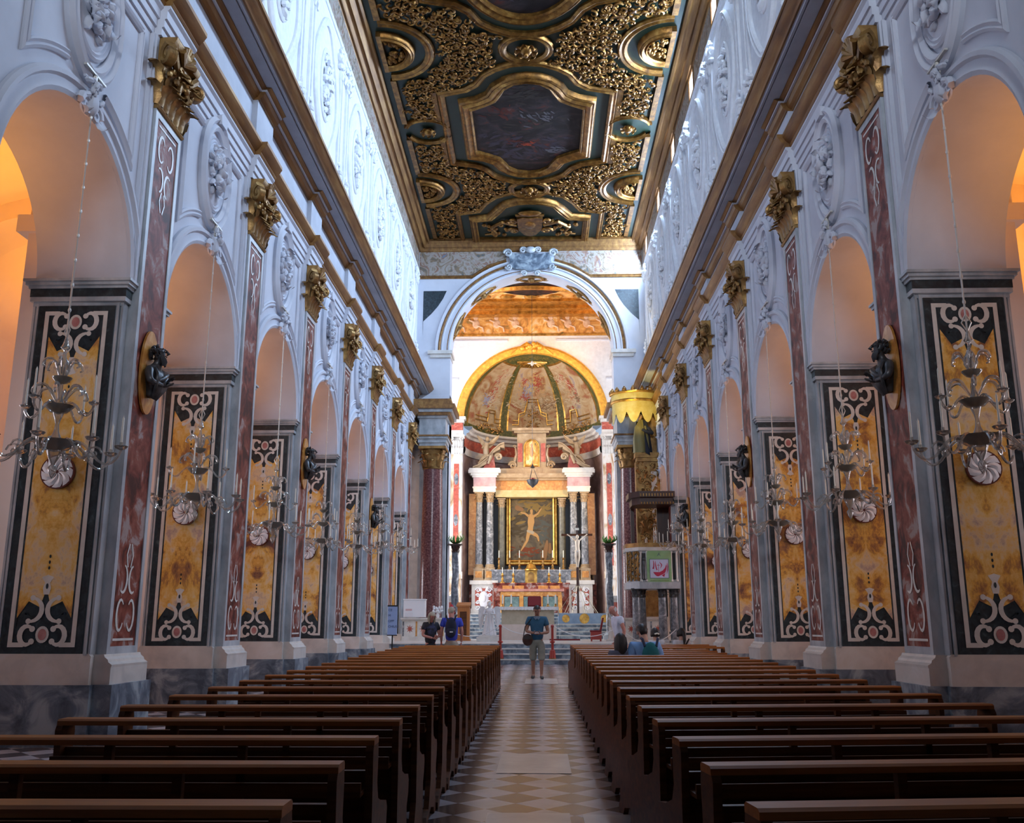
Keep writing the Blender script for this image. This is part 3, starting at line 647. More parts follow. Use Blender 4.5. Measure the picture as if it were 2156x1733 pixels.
# pilasters flanking the apse
for s in (-1, 1):
    T = thing('apse_pilaster', 'tall red inlaid white marble pilaster on the %s edge of the apse' % side(s), 'pilaster', (s*3.92, YA-.3, FP))
    lo = (-s*3.92, -(YA-.3), -FP); xa, xb = s*3.62, s*4.22
    M().box(xa, xb, YA-.28, YA, FP, 4.1).box(xa-s*.06, xb+s*.06, YA-.36, YA, 3.75, 4.1).box(xa-s*.05, xb+s*.05, YA-.34, YA, FP, FP+.35).build('pedestal', pilm, T, 0, loc=lo)
    M().box(xa, xb, YA-.25, YA, 4.1, 10.1).build('shaft', pilm, T, 0, loc=lo)
    M().box(xa+s*.17, xb-s*.17, YA-.262, YA-.24, 4.4, 9.6).build('red_inlay', redinl, T, 0, loc=lo)
    for z in (5.0, 6.7, 8.8):
        ov = M().grid([[(xa*.5+xb*.5+r*.11*cos(2*PI*i/16), YA-.266, z+r*.3*sin(2*PI*i/16)) for i in range(16)] for r in (.0,1)], close=True)
        ov.build('oval_inlay', greycol, T, 0, loc=lo)
    cpm = M(); cx = (xa+xb)/2
    cpm.box(xa-s*.1, xb+s*.1, YA-.38, YA, 11.0, 11.12)
    for r_ in range(2):
        for i in range(5): leaf(cpm, (cx+(i-2)*.13, YA-.27, 10.12+.35*r_), (0,0,1), (0,-1,0), .17, .42, .7)
    for e in (-1, 1): cpm.tube(spiral((cx+e*.27, YA-.36, 10.9), (e,0,0), (0,0,1), .13, 1.5), .04, 5)
    cpm.box(xa, xb, YA-.26, YA, 10.1, 11.0); cpm.build('capital', palem, T, loc=lo)
    M().box(xa-s*.03, xb+s*.03, YA-.3, YA, 11.12, 11.36).box(xa-s*.08, xb+s*.08, YA-.42, YA, 11.75, 11.9).box(xa-s*.16, xb+s*.16, YA-.52, YA, 11.9, 12.05).build('entablature', palem, T, 0, loc=lo)
    M().box(xa, xb, YA-.28, YA, 11.36, 11.75).build('red_frieze_block', redinl, T, 0, loc=lo)
# ------------------------------------------------------------------ piers (origin on the nave floor line of the wall, u runs away from the nave)
def pier_meshes(s):
    me = {}
    X = lambda u: s*u
    me['shaft'] = M().box(X(.02), X(1.18), .03, 1.17, .8, 5.62).mesh('pier_shaft', greym, 0)
    j = M()                                    # moulded jamb strips beside the inlaid face
    for u, d in ((.0,.03),(.045,.055),(.085,.02)): j.box(X(u), X(u+.028), .03-d, .2, 1.14, 5.60)
    for u, d in ((1.12,.03),(1.17,.02)): j.box(X(u), X(u+.028), .03-d, .2, 1.14, 5.60)
    j.box(X(0), X(1.2), .005, .03, 5.56, 5.62)
    me['jamb_moulding'] = j.mesh('jamb_moulding', greym, 0)
    me['white_foot'] = M().box(X(-.02), X(1.22), -.02, 1.22, .80, 1.10).ext([(-.02,1.10),(-.02,1.13),(.01,1.16),(1.19,1.16),(1.22,1.13),(1.22,1.10)], lambda u, z, y: (X(u), y, z), -.015, 1.2).mesh('white_foot', palem, 20)
    im = M()
    pr = [(0,5.62),(.015,5.62),(.015,5.65),(.03,5.66),(.03,5.69),(.0,5.69)]
    im.box(X(-.03), X(1.23), -.03, 1.23, 5.62, 5.68)
    im.box(X(-.055), X(1.255), -.055, 1.255, 5.79, 5.83).box(X(-.085), X(1.285), -.085, 1.285, 5.83, 5.875).box(X(-.11), X(1.31), -.11, 1.31, 5.875, 5.91)
    im.k = 1; im.box(X(-.035), X(1.235), -.035, 1.235, 5.68, 5.79)
    me['impost'] = im.mesh('impost', [greym, darkm], 0)
    # inlaid face towards the doors, local origin at its centre so that the marble is book-matched
    C = .60; FZ = 3.36; HW, HH = .5, 2.2
    P2 = lambda a, b, d: (X(C)+a, -.012-d, FZ+b)
    dk = M().ext([(-HW,-HH),(HW,-HH),(HW,HH),(-HW,HH)], lambda a, b, d: (a, d, b), 0, .03); me['panel'] = dk.mesh('inlaid_panel', darkm, 0)
    F = lambda a, b, d: (a, -d, b)
    ye = M(); w2, h2 = HW-.165, HH-.10
    def capshape(sg):
        return [(-w2, sg*(HH-.42)), (-w2*.62, sg*(HH-.62)), (-w2*.2, sg*(HH-.55)), (0, sg*(HH-.78)), (w2*.2, sg*(HH-.55)), (w2*.62, sg*(HH-.62)), (w2, sg*(HH-.42))]
    top = capshape(1); bot = capshape(-1)
    ye.ext(bot + top[::-1], F, .0, .003); me['yellow'] = ye.mesh('yellow_field', yellowm, 0)
    cr = M(); q = HW-.115
    for e in (-1, 1):
        for g in (-1, 1): pass
        ribbon(cr, [(e*q, -HH+.1325), (e*q, HH-.1325)], .055, F, .006)
    for g in (-1, 1):
        for e in (-1, 1):
            ribbon(cr, [(e*(q+.0275), g*(HH-.105)), (e*.22, g*(HH-.105))], .055, F, .006)
            cs = [(e*(.13+.0), g*(HH-.17))] + [(e*(.235-.075*cos(t)), g*(HH-.22+.115*sin(t))) for t in [R(35+ k*14.5) for k in range(0, 1)]]
            c1 = [(e*(.19+.085*cos(t)), g*(HH-.215+.11*sin(t))) for t in [R(140-k*23) for k in range(13)]]
            ribbon(cr, c1, [.03+.034*sin(PI*k/12) for k in range(13)], F, .0065)
            for tt in (c1[0], c1[-1]): cr.grid([[F(tt[0]+r*.036*cos(2*PI*i/10), tt[1]+r*.036*sin(2*PI*i/10), .0067) for i in range(10)] for r in (0,1)], close=True)
            c2 = [(e*(.165-.13*cos(t)), g*(HH-.52+.14*sin(t))) for t in [R(100-k*17) for k in range(12)]]
            ribbon(cr, c2, [.026+.034*sin(PI*k/11) for k in range(12)], F, .0068)
            for tt in (c2[0], c2[-1]): cr.grid([[F(tt[0]+r*.034*cos(2*PI*i/10), tt[1]+r*.034*sin(2*PI*i/10), .007) for i in range(10)] for r in (0,1)], close=True)
        pd = [(-.035,-.70),(.035,-.70),(.05,-.78),(.03,-.84),(.075,-.91),(0,-.935),(-.075,-.91),(-.03,-.84),(-.05,-.78)]
        cr.ext([(a, g*(HH+b)) for a, b in pd], F, .004, .0068)
        cr.grid([[F(r*.082*cos(2*PI*i/18), g*(HH-.225)+r*.10*sin(2*PI*i/18), .0065) for i in range(18)] for r in (0,1)], close=True)
    me['cream'] = cr.mesh('cream_scrollwork', cream, 0)
    ro = M()
    for g in (-1, 1): ro.grid([[F(r*.052*cos(2*PI*i/18), g*(HH-.225)+r*.068*sin(2*PI*i/18), .0085) for i in range(18)] for r in (0,1)], close=True)
    me['oval'] = ro.mesh('red_oval', noise_mat('rose_marble', [(.3,(.38,.13,.13)),(.7,(.55,.28,.27))], 8, 4, .35) if 'rose_marble' not in MT else MT['rose_marble'], 0)
    dt = M()
    for e in (-1, 1): ribbon(dt, [(e*(q-.042), -HH+.3), (e*(q-.042), HH-.3)], .02, F, .005)
    for g in (-1, 1):
        for e in (-1,1): dt.grid([[F(e*.235+r*.028*cos(2*PI*i/8), g*(HH-.475)+r*.022*sin(2*PI*i/8), .0062) for i in range(8)] for r in (0,1)], close=True); ribbon(dt, [(e*.235,g*(HH-.475)),(e*.15,g*(HH-.42))], .014, F, .0062)
        for k in range(3): dt.grid([[F(r*.014*cos(2*PI*i/8), g*(HH-1.02-.07*k)+r*.022*sin(2*PI*i/8), .0062) for i in range(8)] for r in (0,1)], close=True)
        dt.grid([[F(r*.016*cos(2*PI*i/8), g*(HH-.80)+r*.035*sin(2*PI*i/8), .009) for i in range(8)] for r in (0,1)], close=True)
    me['darkline'] = dt.mesh('dark_line', darkm, 0)
    # pinwheel rosette of white stone on a dark red disc
    rs = M(); RR = .215
    rs.lathe([(0,-.045),(RR,-.045),(RR,-.03),(RR,0)], n=28); rs.k = 1
    for k in range(9):
        a0 = 2*PI*k/9; rows = []
        for i in range(7):
            t = i/6; r = .02+(RR-.035)*t; a = a0+t*.85; wv = .05+.34*sin(PI*min(1,t*.62+.12))
            rows.append([(r*cos(a+wv*z), r*sin(a+wv*z), -.047-.018*sin(PI*t)*(1-abs(z))) for z in (-.9,0,.9)])
        rs.grid(rows)
    rs.xf(Matrix.Rotation(-PI/2, 4, 'X')); me['rosette'] = rs.mesh('rosette', [redrim, white], 30)
    # pilaster on the nave side
    pl = M().box(X(.0), X(-.105), .15, 1.05, 1.12, 8.54)
    pl.box(X(-.105), X(-.13), .15, .235, 1.14, 8.5).box(X(-.105), X(-.13), .965, 1.05, 1.14, 8.5)
    pl.box(X(-.105), X(-.13), .15, 1.05, 1.14, 1.24).box(X(-.105), X(-.13), .15, 1.05, 8.40, 8.5)
    me['pilaster'] = pl.mesh('pilaster', greym, 0)
    ri = M().ext([(-.365,-3.58),(.365,-3.58),(.365,3.58),(-.365,3.58)], lambda a, b, d: (-s*d, a, b), 0, .012); me['red'] = ri.mesh('red_marble_inlay', redm, 0)
    sc_ = M(); G = lambda a, b, d: (-s*(d+.010), a, b)
    for g in (-1, 1):
        for e in (-1, 1):
            c1 = [(e*(.15+.10*cos(t)), g*(3.2+.19*sin(t))) for t in [R(150-k*22) for k in range(14)]]
            ribbon(sc_, c1, [.02+.03*sin(PI*k/13) for k in range(14)], G, .006)
            c2 = [(e*(.14-.11*cos(t)), g*(2.75+.17*sin(t))) for t in [R(120-k*17) for k in range(13)]]
            ribbon(sc_, c2, [.02+.03*sin(PI*k/12) for k in range(13)], G, .006)
            ribbon(sc_, [(e*.04,g*2.6),(e*.09,g*2.45),(e*.03,g*2.3)], .03, G, .006)
        ribbon(sc_, [(-.3,g*3.5),(.3,g*3.5)], .03, G, .006)
    me['scroll'] = sc_.mesh('cream_scrollwork', cream, 0)
    bs = M()
    bs.box(X(.0), X(-.24), .06, 1.14, .80, 1.0)
    bs.ext([(0,1.0),(-.24,1.0),(-.245,1.03),(-.2,1.06),(-.19,1.09),(-.15,1.12),(-.14,1.15),(0,1.15)], lambda u, z, y: (X(u), y, z), .07, 1.13)
    me['pbase'] = bs.mesh('pilaster_base', palem, 20)
    # gilded capital
    c = M(); z0, z1 = 8.50, 9.60
    c.ext([(0,z0),(-.15,z0),(-.17,z0+.03),(-.15,z0+.07),(-.14,z0+.08),(-.17,z0+.5),(-.22,z0+.85),(-.24,z1-.12),(-.30,z1-.10),(-.34,z1-.03),(-.34,z1),(0,z1)], lambda u, z, y: (X(u), y, z), .14, 1.06)
    for row, (zz, h, cv) in enumerate(((z0+.06,.40,.9),(z0+.34,.42,1.0))):
        for k in range(5 if row == 0 else 4):
            yy = .24+.18*k+(.09 if row else 0); leaf(c, (X(-.14-.03*row), yy, zz), (0,0,1), (-s,0,0), .22, h, cv)
        for yy, o in ((.14,-1),(1.06,1)):
            leaf(c, (X(-.09), yy, zz), (0,0,1), (0,o,0), .2, h, cv)
    for yy, o in ((.16,-1),(1.04,1)):
        for dd in (-.05,.0,.05):
            c.tube(spiral((X(-.27)+s*dd*.5, yy+o*(.06+dd*.6), z0+.80), (-s*.75, o*.65, 0), (0,0,1), .165, 1.6, 18, PI*.5), [.05-.0018*i for i in range(19)], 6)
        c.ell((X(-.29), yy+o*.09, z0+.80), (.07,.07,.07), 8)
        c.tube([(X(-.2), .60, z0+.52), (X(-.26), .60+o*.18, z0+.70), (X(-.28), yy+o*.0, z0+.95)], [.03,.05,.06], 6)
    for k in range(7):                          # shell at the top centre
        a = R(20+k*23.3); c.tube([(X(-.26), .60, z1-.16), (X(-.33), .60+.24*cos(a), z1-.16+.26*sin(a))], [.025,.055], 6)
    for k in range(14): c.ell((X(-.24-.03*(k%3)), .22+.056*k, z0+.56+.07*sin(k*2.1)), (.045,.05,.05), 6)
    me['capital'] = c.mesh('gilded_capital', oldgold, 40)
    mk = M(); mx = X(-.30); mk.ell((mx,.60,z0+.66), (.105,.10,.14), 12); mk.ell((X(-.40),.60,z0+.65), (.03,.022,.045), 6)
    for o in (-1,1):
        mk.ell((X(-.385),.60+o*.042,z0+.70), (.018,.022,.014), 6); mk.tube(spiral((X(-.30),.60+o*.13,z0+.72),(0,o,0),(0,0,1),.085,1.3),.03,5); mk.tube([(X(-.3),.60+o*.1,z0+.58),(X(-.3),.60+o*.17,z0+.46),(X(-.27),.60+o*.10,z0+.34)],[.03,.04,.02],5)
    mk.ell((X(-.39),.60,z0+.585), (.015,.035,.013), 6); mk.ell((X(-.34),.60,z0+.52), (.05,.06,.06), 7)
    me['mask'] = mk.mesh('mask', oldgold, 50)
    return me
def ob(name, me, par, loc=(0,0,0)):
    o = bpy.data.objects.new(name, me); col.objects.link(o); o.parent = par; o.location = loc; return o
PIERP = {-1: pier_meshes(-1), 1: pier_meshes(1)}
FEAT = ['with bronze bust on its red pilaster', 'with plain pilaster', 'with bronze bust on its red pilaster', 'with plain pilaster', 'with bronze bust on its red pilaster', 'with plain pilaster', 'with plain pilaster']
for s in (-1, 1):
    me = PIERP[s]
    for n in range(7):
        y = Y0+L*n; g = zf(y); up = -g
        T = thing('arcade_pier', 'yellow marble-clad pier, %s from the entrance in the %s arcade, %s' % (ORD[n], side(s), 'with bronze bust' if n in (0,2,4) else 'no bust'), 'pier', (s*WALL, y, g), 0, 'marble-clad arcade piers')
        for nm, k in (('shaft','shaft'), ('jamb_moulding','jamb_moulding'), ('white_foot','white_foot'), ('impost','impost')): ob(nm, me[k], T, (0,0,up))
        pn = ob('inlaid_panel', me['panel'], T, (s*.60, -.012, 3.36+up))
        for nm, k, d in (('yellow_field','yellow',-.002),('cream_scrollwork','cream',0),('red_oval','oval',0),('dark_line','darkline',0)): ob(nm, me[k], pn, (0,d,0))
        ob('rosette', me['rosette'], pn, (0,-.02, .0))
        pl = ob('pilaster', me['pilaster'], T, (0,0,up)); ob('red_marble_inlay', me['red'], pl, (-s*.105, .60, 4.82)); ob('cream_scrollwork', me['scroll'], pl, (-s*.107, .60, 4.82))
        ob('pilaster_base', me['pbase'], T, (0,0,up))
        cp = ob('capital', me['capital'], T, (0,0,up)); ob('mask', me['mask'], cp)
        pb = M().box(s*-.06, s*1.26, -.06, 1.26, .0, .80-g).box(s*-.06, s*-.29, .02, 1.18, .0, .80-g); pb.build('dark_plinth', bluem, T, 0)
# ------------------------------------------------------------------ stucco cartouches over the arches, with the brackets that carry the lamps
def cart_mesh(s, seed):
    f = M(); path = []
    for i in range(36):
        t = 2*PI*i/36; path.append((.60*sin(t)*(1+.06*cos(2*t)), .86*cos(t)*(1+.03*cos(4*t))))
    mould(f, path, s, 0, [(a*2.0, b*2.0) for a, b in MPROF], closed=True)
    f2 = M(); path = [(.43*sin(2*PI*i/28), .60*cos(2*PI*i/28)) for i in range(28)]
    mould(f2, path, s, 0, MPROF, closed=True)
    f.join(f2)
    f.ext([(-.12,.86),(.12,.86),(.16,1.0),(.08,1.06),(-.08,1.06),(-.16,1.0)], lambda a, b, d: (-s*d, a, b), 0, .14)
    r = M(); rr = random.Random(seed)
    r.ell((-s*.02, 0, 0), (.05,.40,.56), 14)
    blobs(r, (-s*.03,0,.02), .30, .44, s, 50, seed, .085)
    for k in range(9):
        a = rr.random()*2*PI; leaf(r, (-s*.08, .16*cos(a), .02+.25*sin(a)), (0,cos(a),sin(a)), (-s,0,0), .16, .26, .8)
    k_ = M()                                     # scrolled keystone under it
    for e in (-1,1): k_.tube(spiral((-s*.10, e*.12, -1.36), (0,e,0), (0,0,1), .13, 1.5), [.055-.002*i for i in range(17)], 6)
    k_.ell((-s*.10,0,-1.28),(.10,.11,.18),8); blobs(k_, (-s*.08,0,-1.12), .22, .16, s, 12, seed+9, .06)
    for e in (-1,1): leaf(k_, (-s*.08, e*.06, -1.3), (0,e*.7,-.7), (-s,0,0), .12, .34, .7)
    return f.mesh('cartouche_frame', plaster, 35), r.mesh('fruit_relief', plaster, 50), k_.mesh('scrolled_keystone', plaster, 40)
for s in (-1, 1):
    CM = [cart_mesh(s, 11+q) for q in range(3)]
    for n in range(-1, 6):
        nm = 'above the arch before the first pier' if n < 0 else 'above the arch between %s and %s piers' % (ORD[n], ORD[n+1])
        T = thing('stucco_cartouche', 'white oval cartouche %s, %s arcade' % (nm, side(s)), 'relief', (s*WALL, mid(n), 8.82), 0, 'stucco cartouches above the arches')
        for q, k in enumerate(('cartouche_frame', 'fruit_relief', 'scrolled_keystone')): ob(k, CM[(n+1) % 3][q], T)
# ------------------------------------------------------------------ bronze busts in front of the pilasters
def bust(s, seed):
    rr = random.Random(seed); x = lambda u, y, z: (-s*u, y, z)
    J = {'base': (Vector(x(.06,0,-.50)), (.07,.07)), 'low': (Vector(x(.10,0,-.30)), (.13,.12)), 'chest': (Vector(x(.11,0,-.10)), (.17,.13)), 'neck': (Vector(x(.13,0,.08)), (.072,.072)), 'jaw': (Vector(x(.19,0,.19)), (.085,.08)), 'head': (Vector(x(.17,0,.31)), (.115,.10)), 'top': (Vector(x(.14,0,.40)), (.085,.075))}
    E = chain('base','low','chest','neck','jaw','head','top')
    for o, q in ((-1,'l'),(1,'r')):
        J['s'+q] = (Vector(x(.10,o*.22,-.04)), (.085,.085)); J['e'+q] = (Vector(x(.17,o*.30,-.26)), (.062,.062)); J['w'+q] = (Vector(x(.31,o*.10,-.25+.06*o)), (.042,.042)); E += chain('chest','s'+q,'e'+q,'w'+q)
    b = skin_M(J, E, 'chest', 2)
    b.tube([x(.275,0,.345),x(.318,0,.285),x(.285,0,.268)],[.014,.027,.018],7)
    for o in (-1,1):
        b.tube([x(.268,o*.02,.352),x(.268,o*.05,.358),x(.235,o*.085,.345)],.014,6); b.ell(x(.262,o*.045,.325),(.014,.02,.012),7); b.ell(x(.16,o*.108,.30),(.03,.016,.04),7)
        hand(b, J['wl' if o < 0 else 'wr'][0], (-s*.5,-o*.8,.1), (-s*.3,0,.9), (-s*.7,o*.3,.3), .7, 1.1)
    b.tube([x(.275,-.03,.24),x(.288,0,.238),x(.275,.03,.24)],.011,6)
    for k in range(22):                         # beard and curled hair
        a = -1.25+2.5*k/21; b.tube([x(.20+.06*cos(a),.075*sin(a),.215),x(.225+.055*cos(a),.075*sin(a),.15),x(.235+.04*cos(a),.05*sin(a),.06+.02*rr.random())],[.018,.022,.006],5)
    for k in range(40):
        a = rr.uniform(.9,5.4); z = rr.uniform(.24,.44); r0 = .118*math.sqrt(max(.05,1-((z-.30)/.16)**2)); p = Vector(x(.145+r0*cos(a),r0*.95*sin(a),z))
        b.tube([p, p+Vector((-s*.02*cos(a),.03*sin(a),-.02)), p+Vector((-s*.005,.01*sin(a+1),-.05)), p+Vector((-s*.02,-.012*sin(a),-.062))],[.02,.024,.020,.008],5)
    for k in range(9):                          # folds of the mantle
        y0 = -.24+.06*k; b.tube([x(.17,y0*.8+.05,.02),x(.255,y0*.9,-.12),x(.25,y0*.8-.04,-.30),x(.14,y0*.35,-.52)],[.014,.03,.032,.012],6)
    b.tube([x(.14,.24,.04),x(.26,.12,-.06),x(.28,-.10,-.20),x(.16,-.27,-.30)],[.035,.05,.05,.03],7)
    o = M(); o.ext([(.34*cos(2*PI*i/28), .74*sin(2*PI*i/28)) for i in range(28)], lambda a, c, d: (-s*d, a, c), -.005, .03)
    return b.mesh('bust', bronze, 60), o.mesh('oval_backing', orangem, 20)
for s in (-1, 1):
    bm = bust(s, 4+s)
    for n in (0, 2, 4):
        T = thing('bronze_bust', 'dark bronze bust leaning out of an oval on the %s pier of the %s arcade' % (ORD[n], side(s)), 'bust', (s*(WALL-.135), Y0+L*n+.60, 4.80+(.22 if n == 2 else 0)), 0, 'bronze busts on the pilasters')
        ob('bust', bm[0], T, (0,0,.06)); ob('oval_backing', bm[1], T, (0,0,.02)); T.scale = (.85,.78,.78)
# ------------------------------------------------------------------ the two porphyry columns of the chancel arch with their entablature blocks
def corinth(mm, c, r, z0, h, n=8):
    mm.lathe([(r,z0),(r*1.08,z0+.02),(r*1.02,z0+.06),(r*.98,z0+.07),(r*1.05,z0+h*.5),(r*1.3,z0+h*.86)], c, 18)
    for row in range(2):
        for k in range(n):
            a = 2*PI*(k+.5*row)/n; leaf(mm, (c[0]+r*cos(a), c[1]+r*sin(a), c[2]+z0+h*(.08+.28*row)), (0,0,1), (cos(a),sin(a),0), r*.72, h*.42, .9)
    for k in range(4):
        a = PI/4+PI/2*k; d = Vector((cos(a),sin(a),0)); mm.tube(spiral(Vector(c)+d*(r*1.32)+Vector((0,0,z0+h*.78)), d, (0,0,1), r*.32, 1.5, 14, PI/2), r*.09, 5)
    q = r*1.42; mm.box(c[0]-q, c[0]+q, c[1]-q, c[1]+q, c[2]+z0+h*.88, c[2]+z0+h)
for s in (-1, 1):
    T = thing('porphyry_column', 'tall dark red porphyry column with gilded capital at the %s of the chancel arch' % side(s), 'column', (s*4.2, 39.6, FP), 0, 'porphyry columns of the chancel arch')
    M().lathe([(.47,.42),(.465,2.5),(.44,5),(.40,7.05)], n=28).build('shaft', porphyry, T)
    M().box(-.68,.68,-.68,.68,0,.18).lathe([(.66,.18),(.68,.22),(.66,.28),(.56,.31),(.55,.34),(.6,.37),(.58,.41),(.48,.43)], n=28).build('base', palem, T)
    cm = M(); corinth(cm, (0,0,0), .41, 7.05, .95); cm.build('capital', oldgold, T)
    e = M()
    for z0, z1, d in ((8.0,8.14,.55),(8.14,8.30,.60),(8.30,8.42,.66),(8.42,9.2,.56),(9.2,9.3,.64),(9.42,9.55,.86)): e.box(-d, d, -d, 1.3, z0, z1)
    e.build('entablature_block', greym, T, 0)
    e = M()
    for z0, z1, d in ((8.40,8.46,.70),(9.3,9.42,.76),(9.55,9.75,.98)): e.box(-d, d, -d, 1.3, z0, z1)
    for z0, z1, d in ((9.75,10.0,.8),): e.box(-d, d, -d, 1.3, z0, z1)
    e.build('gilt_cornice', browngold, T, 0)
    o = M().box(-s*.55, s*.62, .3, 1.2, .0, 8.0).build('wall_pilaster', greym, T, 0)
for s in (-1, 1):
    m = M().box(s*4.75, s*9, YT+.2, YT+.8, 0.6, 9.0); tag(m.build('wall_chancel_'+side(s), palem, smooth=0), kind='structure')
# ------------------------------------------------------------------ nave ceiling
CY = 30.05
m = M().add([(-5.1,-6,ZC),(5.1,-6,ZC),(5.1,YT,ZC),(-5.1,YT,ZC)], [(0,1,2,3)])
CE = tag(m.build('ceiling', ground, smooth=0), kind='structure')
def resample(pts, n):
    P_ = [Vector((p[0],p[1],0)) for p in pts]; d = [0]
    for a, b in zip(P_, P_[1:]): d.append(d[-1]+(b-a).length)
    out = []
    for i in range(n):
        t = d[-1]*i/(n-1); k = 0
        while k < len(d)-2 and d[k+1] < t: k += 1
        u = (t-d[k])/max(1e-6, d[k+1]-d[k]); q = P_[k].lerp(P_[k+1], u); out.append((q.x, q.y))
    return out
def full(quad, cy, segs):                       # quadrant from (x,0) to (0,y) mirrored four times; same counts per segment keep corners aligned
    q = []
    for i in range(len(quad)-1):
        a, b = quad[i], quad[i+1]
        for k in range(segs[i]): q.append((a[0]+(b[0]-a[0])*k/segs[i], a[1]+(b[1]-a[1])*k/segs[i]))
    q.append(quad[-1])
    r = q + [(-x, y) for x, y in q[::-1][1:]]; r = r + [(x, -y) for x, y in r[::-1][1:-1]]
    return [(x, y+cy) for x, y in r]
SEG = [3,2,2,2,2,2,2]
Q_IN = [(1.87,0),(1.87,1.42),(1.40,1.70),(1.05,1.95),(.84,2.38),(.74,2.66),(.42,2.96),(0,3.06)]
Q_FR = [(2.32,0),(2.32,1.96),(1.72,2.14),(1.36,2.42),(1.18,2.84),(.80,3.22),(.42,3.42),(0,3.49)]
Q_G1 = [(2.72,0),(2.72,2.22),(1.92,2.48),(1.54,2.80),(1.28,3.32),(.92,3.62),(.46,3.86),(0,3.92)]
Q_G2 = [(2.98,0),(2.98,2.46),(2.06,2.70),(1.72,3.0),(1.44,3.50),(1.05,3.84),(.50,4.10),(0,4.16)]
def ringprof(mm, A, B, prof, z=ZC):
    rows = [[(a[0]+(b[0]-a[0])*t, a[1]+(b[1]-a[1])*t, z-h) for a, b in zip(A, B)] for t, h in prof]
    return mm.grid(rows, close=True)
GP = [(0,.0),(0,.16),(.12,.20),(.22,.15),(.30,.16),(.55,.24),(.70,.17),(.80,.19),(.92,.15),(1,.0)]
GS = [(0,0),(0,.08),(.3,.14),(.55,.10),(.8,.13),(1,.07),(1,0)]
def circ(cx, cy, rx, ry, n=36, a0=0, a1=2*PI): return [(cx+rx*cos(a0+(a1-a0)*i/n), cy+ry*sin(a0+(a1-a0)*i/n)) for i in range(n)]
def dsc(mm, pts, h): mm.grid([[(sum(p[0] for p in pts)/len(pts), sum(p[1] for p in pts)/len(pts), ZC-h)]*len(pts), [(x,y,ZC-h) for x,y in pts]], close=True)
CPM = [plain('canvas_'+n_, c_, .6, 0, .2) for n_, c_ in (('violet',(.035,.026,.034)),('brown',(.026,.020,.016)),('wine',(.07,.014,.010)),('scarlet',(.26,.035,.012)),('grey',(.085,.075,.08)))]
for cy, oval in ((CY, False), (CY-9.5, True), (CY-19, False)):
    a = M(); inn = full(Q_IN, cy, SEG); fo = full(Q_FR, cy, SEG)
    if oval: inn = circ(0, cy, 1.75, 3.06, len(inn)); fo = circ(0, cy, 2.2, 3.5, len(fo))
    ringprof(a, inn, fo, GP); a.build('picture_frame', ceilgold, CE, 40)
    a = M(); dsc(a, inn, .05); a.build('painted_canvas', pic, CE, 0)
    if cy > 15:
        strokes('painted_strokes', lambda p, q, o, cy=cy: (p, cy+q, ZC-.052-.006*o), [(0,1.6,1.5,.7,.1,.5,0),(.7,1.0,.8,.6,.5,.4,0),(-.8,.6,.9,.7,-.4,.42,0),(.1,-.2,1.6,.8,.2,.45,1),(-.3,.9,.35,.3,.3,.26,2),(.0,1.05,.25,.15,0,.2,3),(1.0,1.5,.4,.3,.4,.26,4),(.4,-.9,.6,.5,1,.3,4),(-.9,-1.2,.6,.5,.8,.3,2),(0,-2.2,.7,.5,0,.4,1)], CPM, CE, int(cy)+3, 26)
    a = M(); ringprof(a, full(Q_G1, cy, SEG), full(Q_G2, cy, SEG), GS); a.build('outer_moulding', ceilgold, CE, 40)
for cy in (CY+4.6, CY-4.75, CY-14.25):
    a = M(); ringprof(a, circ(0,cy,.60,.52), circ(0,cy,.86,.76), GS); a.build('rosette_ring', ceilgold, CE, 40)
    r = M(); rr = random.Random(int(cy))
    r.ell((0,cy,ZC-.1),(.2,.2,.16),10)
    for k in range(9):
        t = 2*PI*k/9; leaf(r, (.1*cos(t),cy+.1*sin(t),ZC-.06),(cos(t),sin(t),0),(0,0,-1),.2,.34,.8)
    r.ell((0,cy,ZC-.25),(.09,.09,.1),8); r.build('rosette', ceilgold, CE, 50)
    for s in (-1,1):
        a = M(); A0 = PI/2 if s > 0 else -PI/2
        def half(rx, ry): return [(s*4.28+rx*cos(A0+PI*i/24), cy+ry*sin(A0+PI*i/24)) for i in range(25)]
        for (r0,r1,pf) in ((.62,.92,GP),(1.22,1.52,GS)):
            A_, B_ = half(r0, r0*1.0), half(r1, r1*1.0)
            a.grid([[(p[0]+(q[0]-p[0])*t, p[1]+(q[1]-p[1])*t, ZC-h) for p, q in zip(A_, B_)] for t, h in pf])
        a.box(s*4.28, s*4.42, cy-.92, cy+.92, ZC-.18, ZC)
        a.build('half_round_frame', ceilgold, CE, 40)
        b = M(); rr = random.Random(int(cy*3)+s)
        for k in range(26):
            t = A0+PI*rr.random(); q = math.sqrt(rr.random())*.52; b.ell((s*4.22+q*cos(t), cy+q*sin(t), ZC-.08-.05*rr.random()), (rr.uniform(.05,.12),rr.uniform(.05,.12),.07), 6)
        b.build('half_round_relief', ceilgold, CE, 50)
